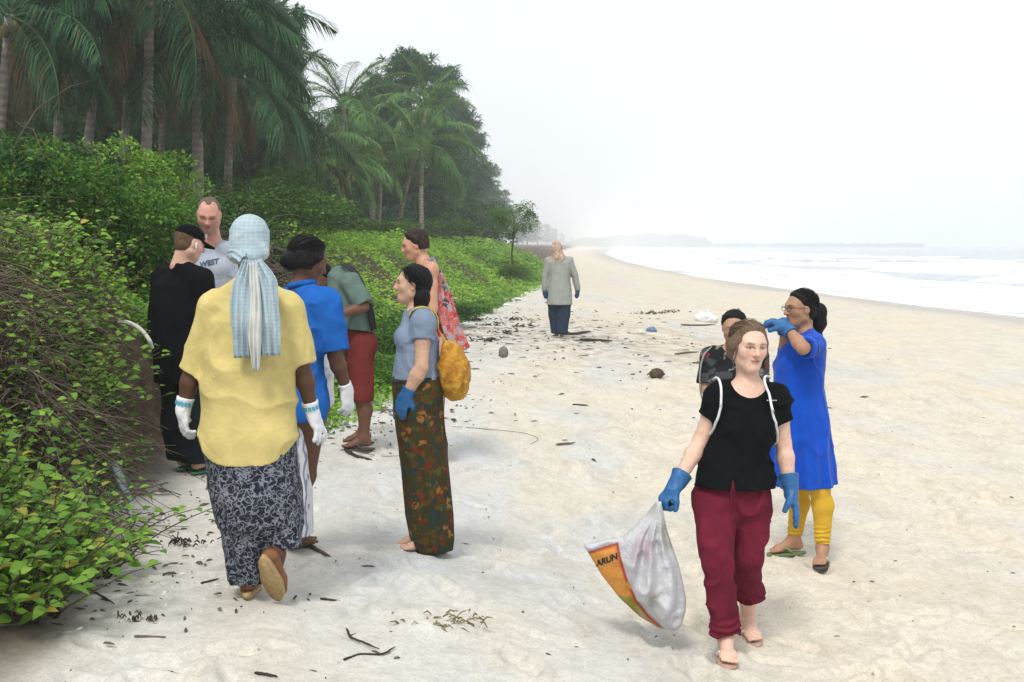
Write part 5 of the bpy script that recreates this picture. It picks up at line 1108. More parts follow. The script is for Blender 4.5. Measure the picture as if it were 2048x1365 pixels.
    strip('scarf_end', [at(512, 520, k + .03), at(528, 570, k + .0), at(534, 640, k - .03), at(537, 712, k - .02)], [.045, .11, .105, .09], (0, -1, .1), scm, root, 3.5, .015, seed=5)
    strip('scarf_end', [at(505, 525, k + .02), at(509, 600, k - .04), at(508, 680, k - .06), at(511, 742, k - .05)], [.04, .05, .055, .03], (0, -1, .1), mat_cloth('pale_fringe', (.55, .57, .55)), root, 3, .010, seed=8)
    tie = strip('scarf_end', [at(486, 515, k + .03), at(470, 505, k + .1), at(455, 507, k + .14)], [.05, .05, .03], (0, -1, .3), scm, root, 2, .008, seed=9)
    br = mat_plain('brown_leather', (.19, .075, .032), .6, .25, 40); tan = mat_plain('tan_sole', (.36, .25, .12), .8, .2, 60)
    for kk in 'LR':
        an, f, dd, sd_ = p.limb['foot' + kk]
        fp = [cone(an + dd * .045 - f * .025, an + dd * .05 + f * .10, .040, .040, .02, (dd, .9)), cone(an + dd * .05 + f * .10, an + dd * .058 + f * .15, .040, .034, .02, (dd, .8))]
        top = (an + dd * .018).astype(f32); dn = (-dd).astype(f32)
        o = put_prims('shoe', fp, .006, br, root, None, lambda P, d, top=top, dn=dn: np.maximum(d, (P - top) @ dn))
        c = an + dd * .086 + f * .055; mb = MB(); n = 28; a_ = np.arange(n) * 2 * math.pi / n
        out = np.array([c + f * .133 * math.cos(x) + sd_ * (.046 + .006 * math.cos(x)) * math.sin(x) * (1 - .12 * (math.cos(x) < -.2)) for x in a_]) - np.array(root.location)
        V = np.concatenate([out - dd * .008, out + dd * .016, [out.mean(0) - dd * .008], [out.mean(0) + dd * .018]]); i0 = np.arange(n); i1 = (i0 + 1) % n
        mb.add(V, np.concatenate([np.stack([i0, i1, i0 * 0 + 2 * n], 1), np.stack([n + i1, n + i0, i0 * 0 + 2 * n + 1], 1)]), np.stack([i0, n + i0, n + i1, i1], 1)); obj('sole', mb.mesh('sole', tan, False), o)
    blue_band = mat_plain('blue_band', (.06, .33, .48), .9)
    for kk in 'LR':
        glove(p, kk, root, WHITE_COTTON, .045, .040, hk[kk], .0028, 14)
        w = Jx['wr' + kk]; d_ = nrm(Jx['el' + kk] - w); mb = MB(); u = nrm(np.cross(d_, [0, 1, 0])); v_ = np.cross(d_, u)
        for j in range(14):
            if j % 7 == 6: continue
            a0 = 2 * math.pi * j / 14; q = [w + d_ * (.010 + dz * .018) + (u * math.cos(a0 + da) + v_ * math.sin(a0 + da)) * .0405 for dz, da in ((0, 0), (0, .34), (1, .34), (1, 0))]; mb.add(np.array(q) - np.array(root.location), None, [(0, 1, 2, 3)])
        obj('cuff_print', mb.mesh('cuff_print', blue_band, False), root)
yellow_woman()

def blue_shirt():
    D = 6.6
    J = dict(head=(618, 522, 0), neck=(604, 576, -.02), shL=(558, 606, .10), shR=(652, 612, -.08), elR=(670, 712, -.08), wrR=(692, 776, .0), elL=(592, 700, .28), wrL=(640, 700, .30), hipL=(584, 815, .05), hipR=(622, 815, -.04), knL=(584, 950, .10), knR=(610, 950, .06), anL=(580, 1080, .1), anR=(590, 1085, .05))
    p = Person(D, J, 'f', .212, (122, 22, 0), 1.05, .0078); foot_level(p, .08)
    root = person_root(p, 'woman with black hair bun in blue shirt turning to the right', [p.J['anL'] - [0, 0, .08], p.J['anR'] - [0, 0, .08]])
    hk = {'R': dict(h=(.1, .1, -1), n=(-.6, .5, 0), curl=(.3, .4, .3), thumb=1, spread=.2), 'L': dict(h=(1, 0, -.3), n=(0, -.3, -1), curl=(.9, .9, .6), thumb=-1)}
    body = p.head_prims() + p.neck_prims() + p.torso_prims()
    for k in 'RL': body += p.arm_prims(k) + p.hand_prims(k, **hk[k]) + p.leg_prims(k) + p.foot_prims(k, (.5, .8))
    put_body(p, body, (.11, .052, .03), root, brow=(.02, .012, .01))
    pr, ex = hair_cap(p, .052, -.045, .016, hairline=.075, side=.01); bun = [ell(at(579, 521, D - .06), (.05, .05, .045), None, 0), cone(at(579, 521, D - .05), at(600, 520, D - .03), .035, .05, .02)]
    hair_strands(p, put_prims('hair', pr + bun, .006, BLACK_HAIR, root, None, lambda P, d: np.minimum(ex(P, evalp(pr, P)), evalp(bun, P) - .004 * vnoise(P * 40, 2))), BLACK_HAIR, 160, infl=.017, fly=.15)
    bl = mat_cloth('blue_cotton', (.014, .105, .40), .9, .15, fold=.6, wr_scale=9); hem = zpx(838, D)
    st = rows(D, .0, [(850, 562, 628, .15), (780, 560, 632, .15), (700, 560, 636, .14), (640, 562, 636, .12), (610, 575, 630, .08)])
    pr = [loft(st)] + p.torso_prims() + [sleeve(p.J['shR'], p.J['elR'], .88, .076, .072), sleeve(p.J['shL'], p.J['elL'], .8, .068, .066)]
    garment('shirt', pr, p, root, bl, .008, [((0, 0, hem), (0, 0, -1))], (.010, 7, 7, 8, 41), neck=[(p.J['neck'] + np.array([.02, .05, .07]), (.075, .085, .07))])
    # collar band lying on the nape
    q = [p.J['neck'] + np.array([.062 * math.cos(a), .062 * math.sin(a), .018 + .012 * math.sin(a + 2)]) for a in np.linspace(2.2, 6.4, 18)]; mb = MB(); mb.tube(np.array(q) - np.array(root.location), .014, 8); obj('collar', mb.mesh('collar', bl), root)
    wt = NT('white_stripe_print'); co = wt.coord(); wv = wt.n('ShaderNodeTexWave', bands_direction='X'); wv.inputs['Scale'].default_value = 12; wv.inputs['Distortion'].default_value = 5; wt.l(co, wv.inputs['Vector'])
    wm = wt.out(wt.ramp(wv.outputs['Fac'], [(.55, (.62, .63, .66)), (.85, (.22, .24, .34))]), .9)
    za = p.J['anL'][2] + .0; st = rows(D, .04, [(1075, 566, 622, .14), (950, 566, 618, .14), (830, 564, 624, .14)])
    garment('skirt', [loft(st, 0, pleats(8, .06, zpx(830, D), zpx(1000, D), 1))], p, root, wm, .004, [((0, 0, zpx(1070, D)), (0, 0, -1)), ((0, 0, hem + .03), (0, 0, 1))], (.006, 9, 9, 3, 43))
    glove(p, 'R', root, WHITE_COTTON, .03, .036, hk['R'], .0028, 15)
blue_shirt()

def green_man():
    D = 10.0
    J = dict(head=(640, 556, 0), neck=(672, 551, 0), shL=(701, 566, -.15), shR=(694, 562, .16), elL=(727, 614, -.2), wrL=(676, 630, -.28), elR=(700, 620, .2), wrR=(660, 632, .1), hipL=(720, 690, -.08), hipR=(716, 690, .08), knL=(724, 795, -.10), knR=(722, 790, .10), anL=(728, 878, -.08), anR=(727, 872, .14))
    p = Person(D, J, 'm', .228, (-75, 48, 0), .92, .0095); foot_level(p, .098)
    root = person_root(p, 'man in green shirt and dark red shorts bowing his head', [p.J['anL'] - [0, 0, .098], p.J['anR'] - [0, 0, .098]])
    hk = {k: dict(h=(-1, .1, .1), n=(0, .2, 1), curl=(.4, .5, .4), thumb=-1 if k == 'L' else 1) for k in 'LR'}
    body = p.head_prims() + p.neck_prims() + p.torso_prims()
    for k in 'RL': body += p.arm_prims(k) + p.hand_prims(k, **hk[k]) + p.leg_prims(k) + p.foot_prims(k, (-1, -.3))
    put_body(p, body, (.13, .062, .038), root)
    pr, ex = hair_cap(p, .055, -.02, .012, hairline=.07); put_prims('hair', pr, .008, BLACK_HAIR, root, None, ex)
    gr = mat_cloth('green_cotton', (.10, .155, .135), .9, .18, fold=.6, wr_scale=8)
    st = rows(D, 0, [(712, 686, 751, .17), (680, 684, 750, .17), (620, 672, 745, .17), (575, 655, 726, .16), (548, 655, 705, .12), (535, 665, 690, .07)])
    pr = [loft(st)] + p.torso_prims()[:1] + p.torso_prims()[3:] + [sleeve(p.J['shL'], p.J['elL'], .92, .075, .07), sleeve(p.J['shR'], p.J['elR'], .9, .07, .066)]
    garment('shirt', pr, p, root, gr, .008, [((0, 0, zpx(704, D)), (-.15, 0, -1))], (.010, 7, 7, 7, 51), neck=[(p.J['neck'] + np.array([-.06, 0, .03]), (.075, .075, .07))])
    lp = p.torso_prims()[1:3] + [p.torso_prims()[i] for i in (5, 9)]
    for k in 'LR': lp += [cone(p.J['hip' + k], p.J['kn' + k], .092, .085, .03)]
    garment('shorts', lp, p, root, mat_cloth('brick_red_cotton', (.13, .025, .022), .9, .15, fold=.6), .010, [((0, 0, zpx(800, D)), (0, 0, -1)), ((0, 0, zpx(655, D)), (0, 0, 1))], (.009, 9, 9, 5, 52))
    mb = MB(); w = [at(a, b, D - .16 + c) for a, b, c in ((684, 528, .10), (704, 540, .02), (722, 570, -.02), (738, 615, .0), (747, 660, .06))]; V, Q = ribbon(curve(w, 20), np.tile([.6, -.8, .1], (20, 1)), .05, .012); mb.add(V - np.array(root.location), None, Q)
    obj('shoulder_strap', mb.mesh('shoulder_strap', mat_plain('black_webbing', (.015, .017, .02), .8)), root)
    for k in 'LR': sandal(p, k, root, MT['dark_sole'], MT['dark_sole'])
green_man()

def cap_boy():
    D = 8.6
    J = dict(head=(380, 487, 0), neck=(362, 530, 0), shL=(325, 560, .12), shR=(405, 560, -.08), elL=(318, 690, .13), wrL=(336, 806, .06), elR=(422, 660, -.08), wrR=(432, 750, .0), hipL=(352, 740, .06), hipR=(388, 740, -.04), knL=(360, 850, .10), knR=(392, 855, -.02), anL=(370, 950, .12), anR=(398, 955, .0))
    p = Person(D, J, 'm', .225, (128, 18, 0), .95, .009); foot_level(p)
    root = person_root(p, 'boy in black cap, black t-shirt and baggy black shorts with green sandals', [p.J['anL'] - [0, 0, .098], p.J['anR'] - [0, 0, .098]])
    hk = {k: dict(h=(.05, 0, -1), n=(.5 if k == 'L' else -.5, .5, 0), curl=(.3, .4, .3), thumb=-1 if k == 'L' else 1) for k in 'LR'}
    body = p.head_prims() + p.neck_prims() + p.torso_prims()
    for k in 'RL': body += p.arm_prims(k) + p.hand_prims(k, **hk[k]) + p.leg_prims(k) + p.foot_prims(k, (.35, .9))
    put_body(p, body, (.60, .37, .29), root)
    pr, ex = hair_cap(p, .05, -.03, .004, hairline=.07); put_prims('hair', pr, .006, mat_hair('brown_hair', (.06, .035, .02), (.13, .08, .05)), root, None, ex)
    bk = mat_cloth('black_twill', (.003, .0035, .005), .9, .25); H = p.H; M = p.HM
    pr = [ell(H(0, -.014, .042), np.array((.084, .103, .080)) * p.hs, M, 0)]; hc = p.hc.astype(f32); M32 = M.astype(f32)
    def capf(P, d):
        q = (P - hc) @ M32 / p.hs; cr = np.maximum(d, (.034 - q[:, 2] - .12 * q[:, 1])); 
        zz = q[:, 2] - (.040 - .22 * np.clip(q[:, 1] - .07, 0, 1) - 3.5 * q[:, 0] ** 2); br = np.maximum(np.maximum(np.abs(zz) - .006, np.sqrt((q[:, 0] / .078) ** 2 + ((q[:, 1] - .07) / .105) ** 2) * .078 - .078), .05 - q[:, 1]) * p.hs * .8
        return np.minimum(cr, br)
    lo, hi = box_of(pr, .12); put('cap', lambda P, c, R: capf(P, evalp(pr, P)), lo, hi, .006, bk, root)
    wm = mat_plain('white_print_small', (.7, .7, .7)); mb = MB(); c = H(-.066, .066, .068); ex_, ez_ = nrm(M[:, 1] * .8 + M[:, 0] * .6), M[:, 2]
    for (a, b, c2, d2) in ((-.014, -.012, -.009, .014), (-.009, .009, .012, .014), (-.009, -.003, .008, .002), (.007, -.012, .012, .009)): mb.add(np.array([c + ex_ * a + ez_ * b, c + ex_ * c2 + ez_ * b, c + ex_ * c2 + ez_ * d2, c + ex_ * a + ez_ * d2]) - np.array(root.location), None, [(0, 1, 2, 3)])
    obj('cap_emblem', mb.mesh('cap_emblem', wm, False), root)
    put_prims('earbud', [cone(H(-.086, .006, .0), H(-.084, .014, -.03), .009, .005, .004)], .004, wm, root)
    hem = zpx(765, D); st = rows(D, .02, [(775, 312, 424, .16), (700, 306, 424, .16), (620, 306, 422, .15), (570, 312, 418, .12), (545, 335, 400, .07)])
    pr = [loft(st)] + p.torso_prims() + [sleeve(p.J['shL'], p.J['elL'], .92, .07, .075), sleeve(p.J['shR'], p.J['elR'], .9, .07, .075)]
    garment('t_shirt', pr, p, root, bk, .008, [((0, 0, hem), (0, 0, -1))], (.010, 7, 7, 6, 61), neck=[(p.J['neck'] + np.array([.01, .02, .055]), (.07, .075, .05))])
    lp = p.torso_prims()[2:3]
    for k in 'LR': a, b, c = p.J['hip' + k], p.J['kn' + k], p.J['an' + k]; lp += [cone(a, b, .10, .10, .03), cone(b, c, .10, .105, .03)]
    garment('shorts', lp, p, root, mat_cloth('dark_green_twill', (.008, .014, .015), .9), .012, [((0, 0, zpx(924, D)), (0, 0, -1)), ((0, 0, hem + .04), (0, 0, 1))], (.010, 8, 8, 5, 62))
    g = mat_plain('bright_green_rubber', (.05, .20, .10), .6); g2 = mat_plain('green_white_strap', (.35, .5, .4), .6)
    for k in 'LR': sandal(p, k, root, g, g2)
cap_boy()

def bald_man():
    D = 9.5
    J = dict(head=(418, 430, -.05), neck=(424, 484, .05), shR=(370, 515, .02), shL=(478, 511, .04), elR=(358, 610, -.02), wrR=(400, 650, -.22), elL=(492, 610, .0), wrL=(452, 650, -.2), hipR=(402, 690, .05), hipL=(448, 690, .05), knR=(400, 780, .03), knL=(450, 780, .03), anR=(400, 860, .05), anL=(450, 860, .05))
    p = Person(D, J, 'm', .236, (6, 26, -3), 1.0, .0078); foot_level(p)
    root = person_root(p, 'balding man in pale grey t-shirt looking down, behind the boy in the cap', [p.J['anL'] - [0, 0, .098], p.J['anR'] - [0, 0, .098]])
    hk = {k: dict(h=(.3 if k == 'R' else -.3, -1, -.3), n=(0, .2, -1), curl=(.4, .4, .3), thumb=-1 if k == 'L' else 1) for k in 'LR'}
    body = p.head_prims() + p.neck_prims() + p.torso_prims()
    for k in 'RL': body += p.arm_prims(k) + p.hand_prims(k, **hk[k]) + p.leg_prims(k) + p.foot_prims(k, (0, -1))
    put_body(p, body, (.52, .28, .21), root, stub=(.20, .13, .10), brow=(.07, .04, .03))
    pr, ex = hair_cap(p, .045, -.03, .0035, hairline=.095)
    M32 = p.HM.astype(f32); hc = p.hc.astype(f32)
    def rec(P, d):
        q = (P - hc) @ M32 / p.hs; d = ex(P, d); return np.maximum(d, -(np.sqrt(((np.abs(q[:, 0]) - .042) / .026) ** 2 + ((q[:, 1] - .055) / .05) ** 2) - 1) * .026)
    put_prims('hair', pr, .006, mat_hair('grey_brown_hair', (.07, .05, .04), (.16, .12, .10)), root, None, rec)
    hem = zpx(705, D); tee = mat_cloth('pale_grey_cotton', (.33, .365, .43), .95, .08, fold=.5)
    pr = p.torso_prims() + [sleeve(p.J['shR'], p.J['elR'], .8, .065, .066), sleeve(p.J['shL'], p.J['elL'], .8, .065, .066)]
    garment('t_shirt', pr, p, root, tee, .014, [((0, 0, hem), (0, 0, -1))], (.008, 7, 7, 6, 71), neck=[(p.J['neck'] + p.f * .05 + np.array([0, 0, .045]), (.068, .085, .10))])
    ink = mat_plain('dark_blue_ink', (.05, .08, .13), .9)
    def push(Wp):
        Q = Wp.copy()
        for it in range(12): d = evalp(pr, Q.astype(f32)) - .014 - wrinkle(Q.astype(f32), .008, 7, 7, 6, 71); Q[:, 1] += np.clip(d - .004, -.03, .03)
        return Q
    text_mesh('chest_lettering', 'WEST', .052, at(412, 527, D - .16), (1, 0, .22), (-.1, 0, 1), ink, root, push=push)
    lp = p.torso_prims()[2:3]
    for k in 'LR': lp += [cone(p.J['hip' + k], p.J['kn' + k], .092, .085, .03)]
    garment('shorts', lp, p, root, mat_cloth('khaki_cotton', (.2, .17, .12)), .010, [((0, 0, zpx(790, D)), (0, 0, -1)), ((0, 0, hem + .03), (0, 0, 1))], None, h=.009)
    for k in 'LR': sandal(p, k, root, MT['dark_sole'], MT['dark_sole'])
bald_man()

def girl():
    D = 7.2
    J = dict(head=(825, 570, 0), neck=(836, 620, 0), shL=(846, 646, -.13), shR=(836, 645, .14), elL=(843, 735, -.17), wrL=(814, 788, -.16), elR=(828, 735, .18), wrR=(806, 800, .17), hipL=(838, 785, -.08), hipR=(834, 785, .08), knL=(852, 930, -.08), knR=(846, 930, .08), anL=(862, 1078, -.07), anR=(852, 1076, .08))
    p = Person(D, J, 'f', .206, (-88, -3, 0), .86, .0062); foot_level(p)
    root = person_root(p, 'girl in grey crop t-shirt and long green-brown batik skirt facing left', [p.J['anL'] - [0, 0, .098], p.J['anR'] - [0, 0, .098]])
    hk = {'L': dict(h=nrm(at(796, 830, D - .17) - p.J['wrL']), n=(.4, .8, 0), curl=(.5, .5, .4), thumb=1), 'R': dict(h=(-.3, 0, -1), n=(.4, -.8, 0), curl=(.4, .4, .3), thumb=-1)}
    body = p.head_prims() + p.neck_prims() + p.torso_prims()
    for k in 'RL': body += p.arm_prims(k) + p.hand_prims(k, **hk[k]) + p.leg_prims(k) + p.foot_prims(k, (-1, -.1))
    put_body(p, body, (.52, .33, .235), root, lip=(.42, .17, .15))
    pr, ex = hair_cap(p, .052, -.02, .013, hairline=.075, rough=.5); H = p.H
    tail = [ell(H(.03, -.062, -.06), np.array((.055, .045, .065)) * p.hs, p.HM, 0), cone(H(.04, -.06, -.08), H(.045, -.045, -.16), .042, .03, .03), cone(H(.045, -.045, -.16), H(.045, -.02, -.215), .03, .012, .03)]
    hair_strands(p, put_prims('hair', pr + tail, .005, BLACK_HAIR, root, None, lambda P, d: np.minimum(ex(P, evalp(pr, P)), evalp(tail, P) - .004 * vnoise(P * np.array([50, 50, 20], f32), 4))), BLACK_HAIR, 150, (.02, -.09, -.04), infl=.014)
    tee = mat_cloth('grey_blue_jersey', (.19, .24, .33), .95, .12, fold=.5)
    hem = zpx(757, D); st = rows(D, 0, [(768, 789, 878, .155), (755, 789, 877, .155), (715, 793, 876, .150), (680, 802, 874, .145), (655, 812, 868, .13), (635, 822, 860, .09)])
    pr = [loft(st)] + p.torso_prims() + [sleeve(p.J['shL'], p.J['elL'], .36, .053, .056), sleeve(p.J['shR'], p.J['elR'], .36, .053, .056)]
    garment('t_shirt', pr, p, root, tee, .007, [((0, 0, hem), (0, 0, -1))], (.007, 8, 8, 6, 81), neck=[(p.J['neck'] + np.array([-.03, 0, .045]), (.075, .075, .06))])
    bat = print_cloth('batik', [(0, (.045, .030, .010)), (.28, (.025, .040, .018)), (.48, (.075, .045, .010)), (.66, (.015, .035, .035)), (.80, (.13, .022, .012)), (.88, (.22, .10, .025)), (.95, (.06, .07, .02))], 30, 1.2, (.045, .032, .010), 16, .6)
    st = rows(D, 0, [(1106, 832, 903, .13, 0), (1075, 822, 907, .15), (1030, 813, 905, .155), (950, 806, 897, .16), (863, 795, 888, .165), (800, 790, 884, .165), (752, 790, 880, .155)])
    zb = gz(p.J['anL'][0], p.J['anL'][1]) + .02
    def hm(P, d): return np.maximum(d, zb + .05 * sstep(xpx(850, D), xpx(815, D), P[:, 0]) - P[:, 2])
    garment('skirt', [loft([(zb - .02,) + st[0][1:]] + st[1:], 0, pleats(6, .05, zpx(800, D), zpx(1050, D), 3, .03))] + p.torso_prims()[1:3] + [p.torso_prims()[i] for i in (5, 9)], p, root, bat, .004, [((0, 0, zpx(750, D)), (0, 0, 1))], (.009, 9, 9, 3, 82), extra=hm)
    mb = MB(); q = [(st[-1][1] + (st[-1][3] + .006) * math.cos(a), st[-1][2] + (st[-1][4] + .006) * math.sin(a), zpx(760, D) + .006 * math.sin(3 * a)) for a in np.linspace(0, 2 * math.pi, 40)]; mb.tube(np.array(q) - np.array(root.location), .011, 6, cap=False); obj('waistband', mb.mesh('waistband', mat_plain('black_band', (.012, .012, .015))), root)
    for k in 'LR': glove(p, k, root, MT['blue_rubber'], .035, .042, hk[k], .006, 19)
    for k in 'LR': sandal(p, k, root, MT['dark_sole'], MT['white_strap'])
    # backpack
    c = at(906, 744, D - .02); bp = empty('backpack', tuple(c - [0, 0, .16])); tag(bp, 'mustard yellow cloth backpack hanging low on the back of the girl in grey', 'backpack')
    prm = [ell(c + [.005, 0, -.02], (.088, .135, .125), None, 0), ell(c + [-.005, 0, .06], (.065, .10, .105), None, .05), ell(c + [.02, 0, -.09], (.062, .10, .065), None, .05), cone(c + [-.03, -.03, .15], c + [-.02, -.03, .10], .02, .04, .04)]
    mu = NT('mustard_cloth'); co = mu.coord(); cc = mu.ramp(mu.noise(co, 16, 4, .6, .8), [(.32, (.26, .105, .010)), (.5, (.45, .22, .020)), (.68, (.55, .31, .05))]); mum = mu.out(cc, .75, mu.bump(mu.noise(co, 22, 4, .6, 1.5), .7, .02))
    lo, hi = box_of(prm, .05); put('bag', lambda P, c_, R: evalp(prm, P) - wrinkle(P, .012, 12, 12, 9, 91), lo, hi, .006, mum, bp)
    mb = MB(); w = curve([at(826, 636, D - .10), at(833, 622, D - .12), at(846, 621, D - .125), at(858, 634, D - .12), at(876, 660, D - .10), at(893, 690, D - .06)], 24)
    d = evalp(pr, w.astype(f32)); nn = np.stack([(evalp(pr, (w + e).astype(f32)) - d) / .004 for e in np.eye(3) * .004], 1); w = w + nn * np.clip(.016 - d, 0, .08)[:, None]
    V, Q = ribbon(w, nn, np.interp(np.linspace(0, 1, 24), [0, .35, .6, 1], [.035, .04, .03, .016]), .006); mb.add(V - np.array(bp.location), None, Q); obj('strap', mb.mesh('strap', mat_plain('yellow_strap', (.45, .36, .08))), bp)
girl()

def red_person():
    D = 10.0
    J = dict(head=(829, 491, 0), neck=(848, 524, 0), shL=(862, 541, -.13), shR=(854, 541, .14), elL=(866, 615, -.17), wrL=(852, 680, -.22), elR=(856, 615, .18), wrR=(845, 680, .2), hipL=(868, 690, -.08), hipR=(864, 690, .08), knL=(864, 795, -.08), knR=(862, 795, .08), anL=(862, 890, -.05), anR=(858, 888, .08))
    p = Person(D, J, 'f', .216, (-82, 14, 0), .9, .008); foot_level(p, .08)
    root = person_root(p, 'short-haired person in red sleeveless top with patterned shawl down the back', [p.J['anL'] - [0, 0, .08], p.J['anR'] - [0, 0, .08]])
    hk = {k: dict(h=(-.1, 0, -1), n=(.3, .8 if k == 'L' else -.8, 0), curl=(.3, .3, .3), thumb=1 if k == 'L' else -1) for k in 'LR'}
    body = p.head_prims() + p.neck_prims() + p.torso_prims()
    for k in 'RL': body += p.arm_prims(k) + p.hand_prims(k, **hk[k]) + p.leg_prims(k) + p.foot_prims(k, (-1, 0))
    put_body(p, body, (.50, .27, .18), root)
    pr, ex = hair_cap(p, .055, -.02, .020, hairline=.075, back=-.05); put_prims('hair', pr, .007, mat_hair('dark_brown_hair', (.012, .008, .007), (.05, .032, .025), .6), root, None, lambda P, d: ex(P, d) - .008 * vnoise(P * 42, 6))
    red = mat_cloth('red_cotton', (.42, .018, .028), .85, .12)
    pr = p.torso_prims()[:3] + p.torso_prims()[5:6]
    garment('sleeveless_top', p.torso_prims()[:3], p, root, red, .014, [((0, 0, zpx(705, D)), (0, 0, -1)), ((0, 0, zpx(546, D)), (-.5, 0, 1))], (.007, 8, 8, 6, 95))
    garment('wrap_skirt', [loft(rows(D, 0, [(860, 845, 885, .15), (780, 842, 890, .16), (690, 845, 890, .15)]), 0)], p, root, mat_cloth('rose_cotton', (.34, .14, .12)), .005, [((0, 0, zpx(850, D)), (0, 0, -1))], (.008, 8, 8, 3, 96))
    sh = print_cloth('shawl_print', [(0, (.45, .05, .06)), (.24, (.34, .32, .34)), (.38, (.5, .12, .11)), (.58, (.14, .19, .20)), (.68, (.52, .2, .18)), (.84, (.05, .14, .10)), (.92, (.05, .05, .07))], 17, .8, (.46, .30, .30), 40)
    strip('shawl', [at(862, 515, D - .06), at(880, 560, D - .06), at(893, 610, D - .08), at(910, 660, D - .08), at(930, 700, D - .08)], [.09, .13, .17, .20, .13], (.75, -.65, .1), sh, root, 4, .02, n=40, seed=4)
red_person()

def grey_woman():
    D = 22.3
    J = dict(head=(1113, 497, 0), neck=(1117, 514, 0), shL=(1097, 522, 0), shR=(1139, 522, 0), elL=(1091, 553, .02), elR=(1150, 552, .02), wrL=(1090, 578, .03), wrR=(1155, 577, .05), hipL=(1108, 590, 0), hipR=(1129, 590, 0), knL=(1110, 630, .05), knR=(1127, 630, -.05), anL=(1113, 662, .05), anR=(1124, 662, -.1))
    p = Person(D, J, 'f', .22, (180, 4, 0), 1.0, .013, face=False); foot_level(p, .08)
    root = person_root(p, 'woman in long grey tunic and headscarf walking away far down the beach', [p.J['anL'] - [0, 0, .08], p.J['anR'] - [0, 0, .08]])
    hk = {k: dict(h=(0, 0, -1), n=(.5 if k == 'L' else -.5, .5, 0), curl=(.2, .2, .2), thumb=-1 if k == 'L' else 1) for k in 'LR'}
    body = p.head_prims() + p.neck_prims() + p.torso_prims()
    for k in 'RL': body += p.arm_prims(k) + p.hand_prims(k, **hk[k]) + p.leg_prims(k) + p.foot_prims(k, (0, 1))
    put_body(p, body, SKM, root)
    t = NT('tan_scarf'); co = t.coord(); sc = t.out(t.ramp(t.noise(co, 22, 3, .6, 1.5), [(.42, (.27, .17, .12)), (.58, (.52, .40, .32))]), .95, t.bump(t.noise(co, 18, 3), .8, .03))
    put_prims('headscarf', [ell(p.H(0, -.012, .02), np.array((.092, .108, .105)), p.HM, 0), cone(p.H(0, -.02, -.04), p.J['neck'] + [0, -.03, -.03], .088, .118, .05)], .012, sc, root, None, lambda P, d: d - wrinkle(P, .006, 18, 18, 9, 7))
    g = mat_cloth('grey_tunic_cloth', (.27, .285, .26), .95, .1)
    pr = [loft(rows(D, 0, [(612, 1094, 1144, .19), (580, 1096, 1142, .17), (550, 1099, 1139, .14), (525, 1096, 1140, .12), (512, 1106, 1128, .08)]))] + p.torso_prims() + [sleeve(p.J['shL'], p.J['elL'], .99, .062, .055, k=.02), sleeve(p.J['shR'], p.J['elR'], .99, .062, .055, k=.02), cone(p.J['elL'], p.J['wrL'], .052, .048, .01), cone(p.J['elR'], p.J['wrR'], .052, .048, .01)]
    garment('tunic', pr, p, root, g, .005, [((0, 0, zpx(610, D)), (0, 0, -1))], (.008, 8, 8, 4, 98))
    lp = []
    for k in 'LR': lp += [cone(p.J['hip' + k], p.J['kn' + k], .12, .105, .03), cone(p.J['kn' + k], p.J['an' + k] - [0, 0, .03], .105, .085, .03)]
    garment('trousers', lp, p, root, mat_cloth('navy_cotton', (.018, .032, .055), .9), .006, [((0, 0, p.J['anL'][2] - .02), (0, 0, -1))], (.010, 9, 9, 4, 99))
    nb = mat_plain('navy_rubber', (.02, .06, .13), .5)
    for k in 'LR': glove(p, k, root, nb, .06, .05, hk[k], .012, 3)
    mb = MB()
grey_woman()
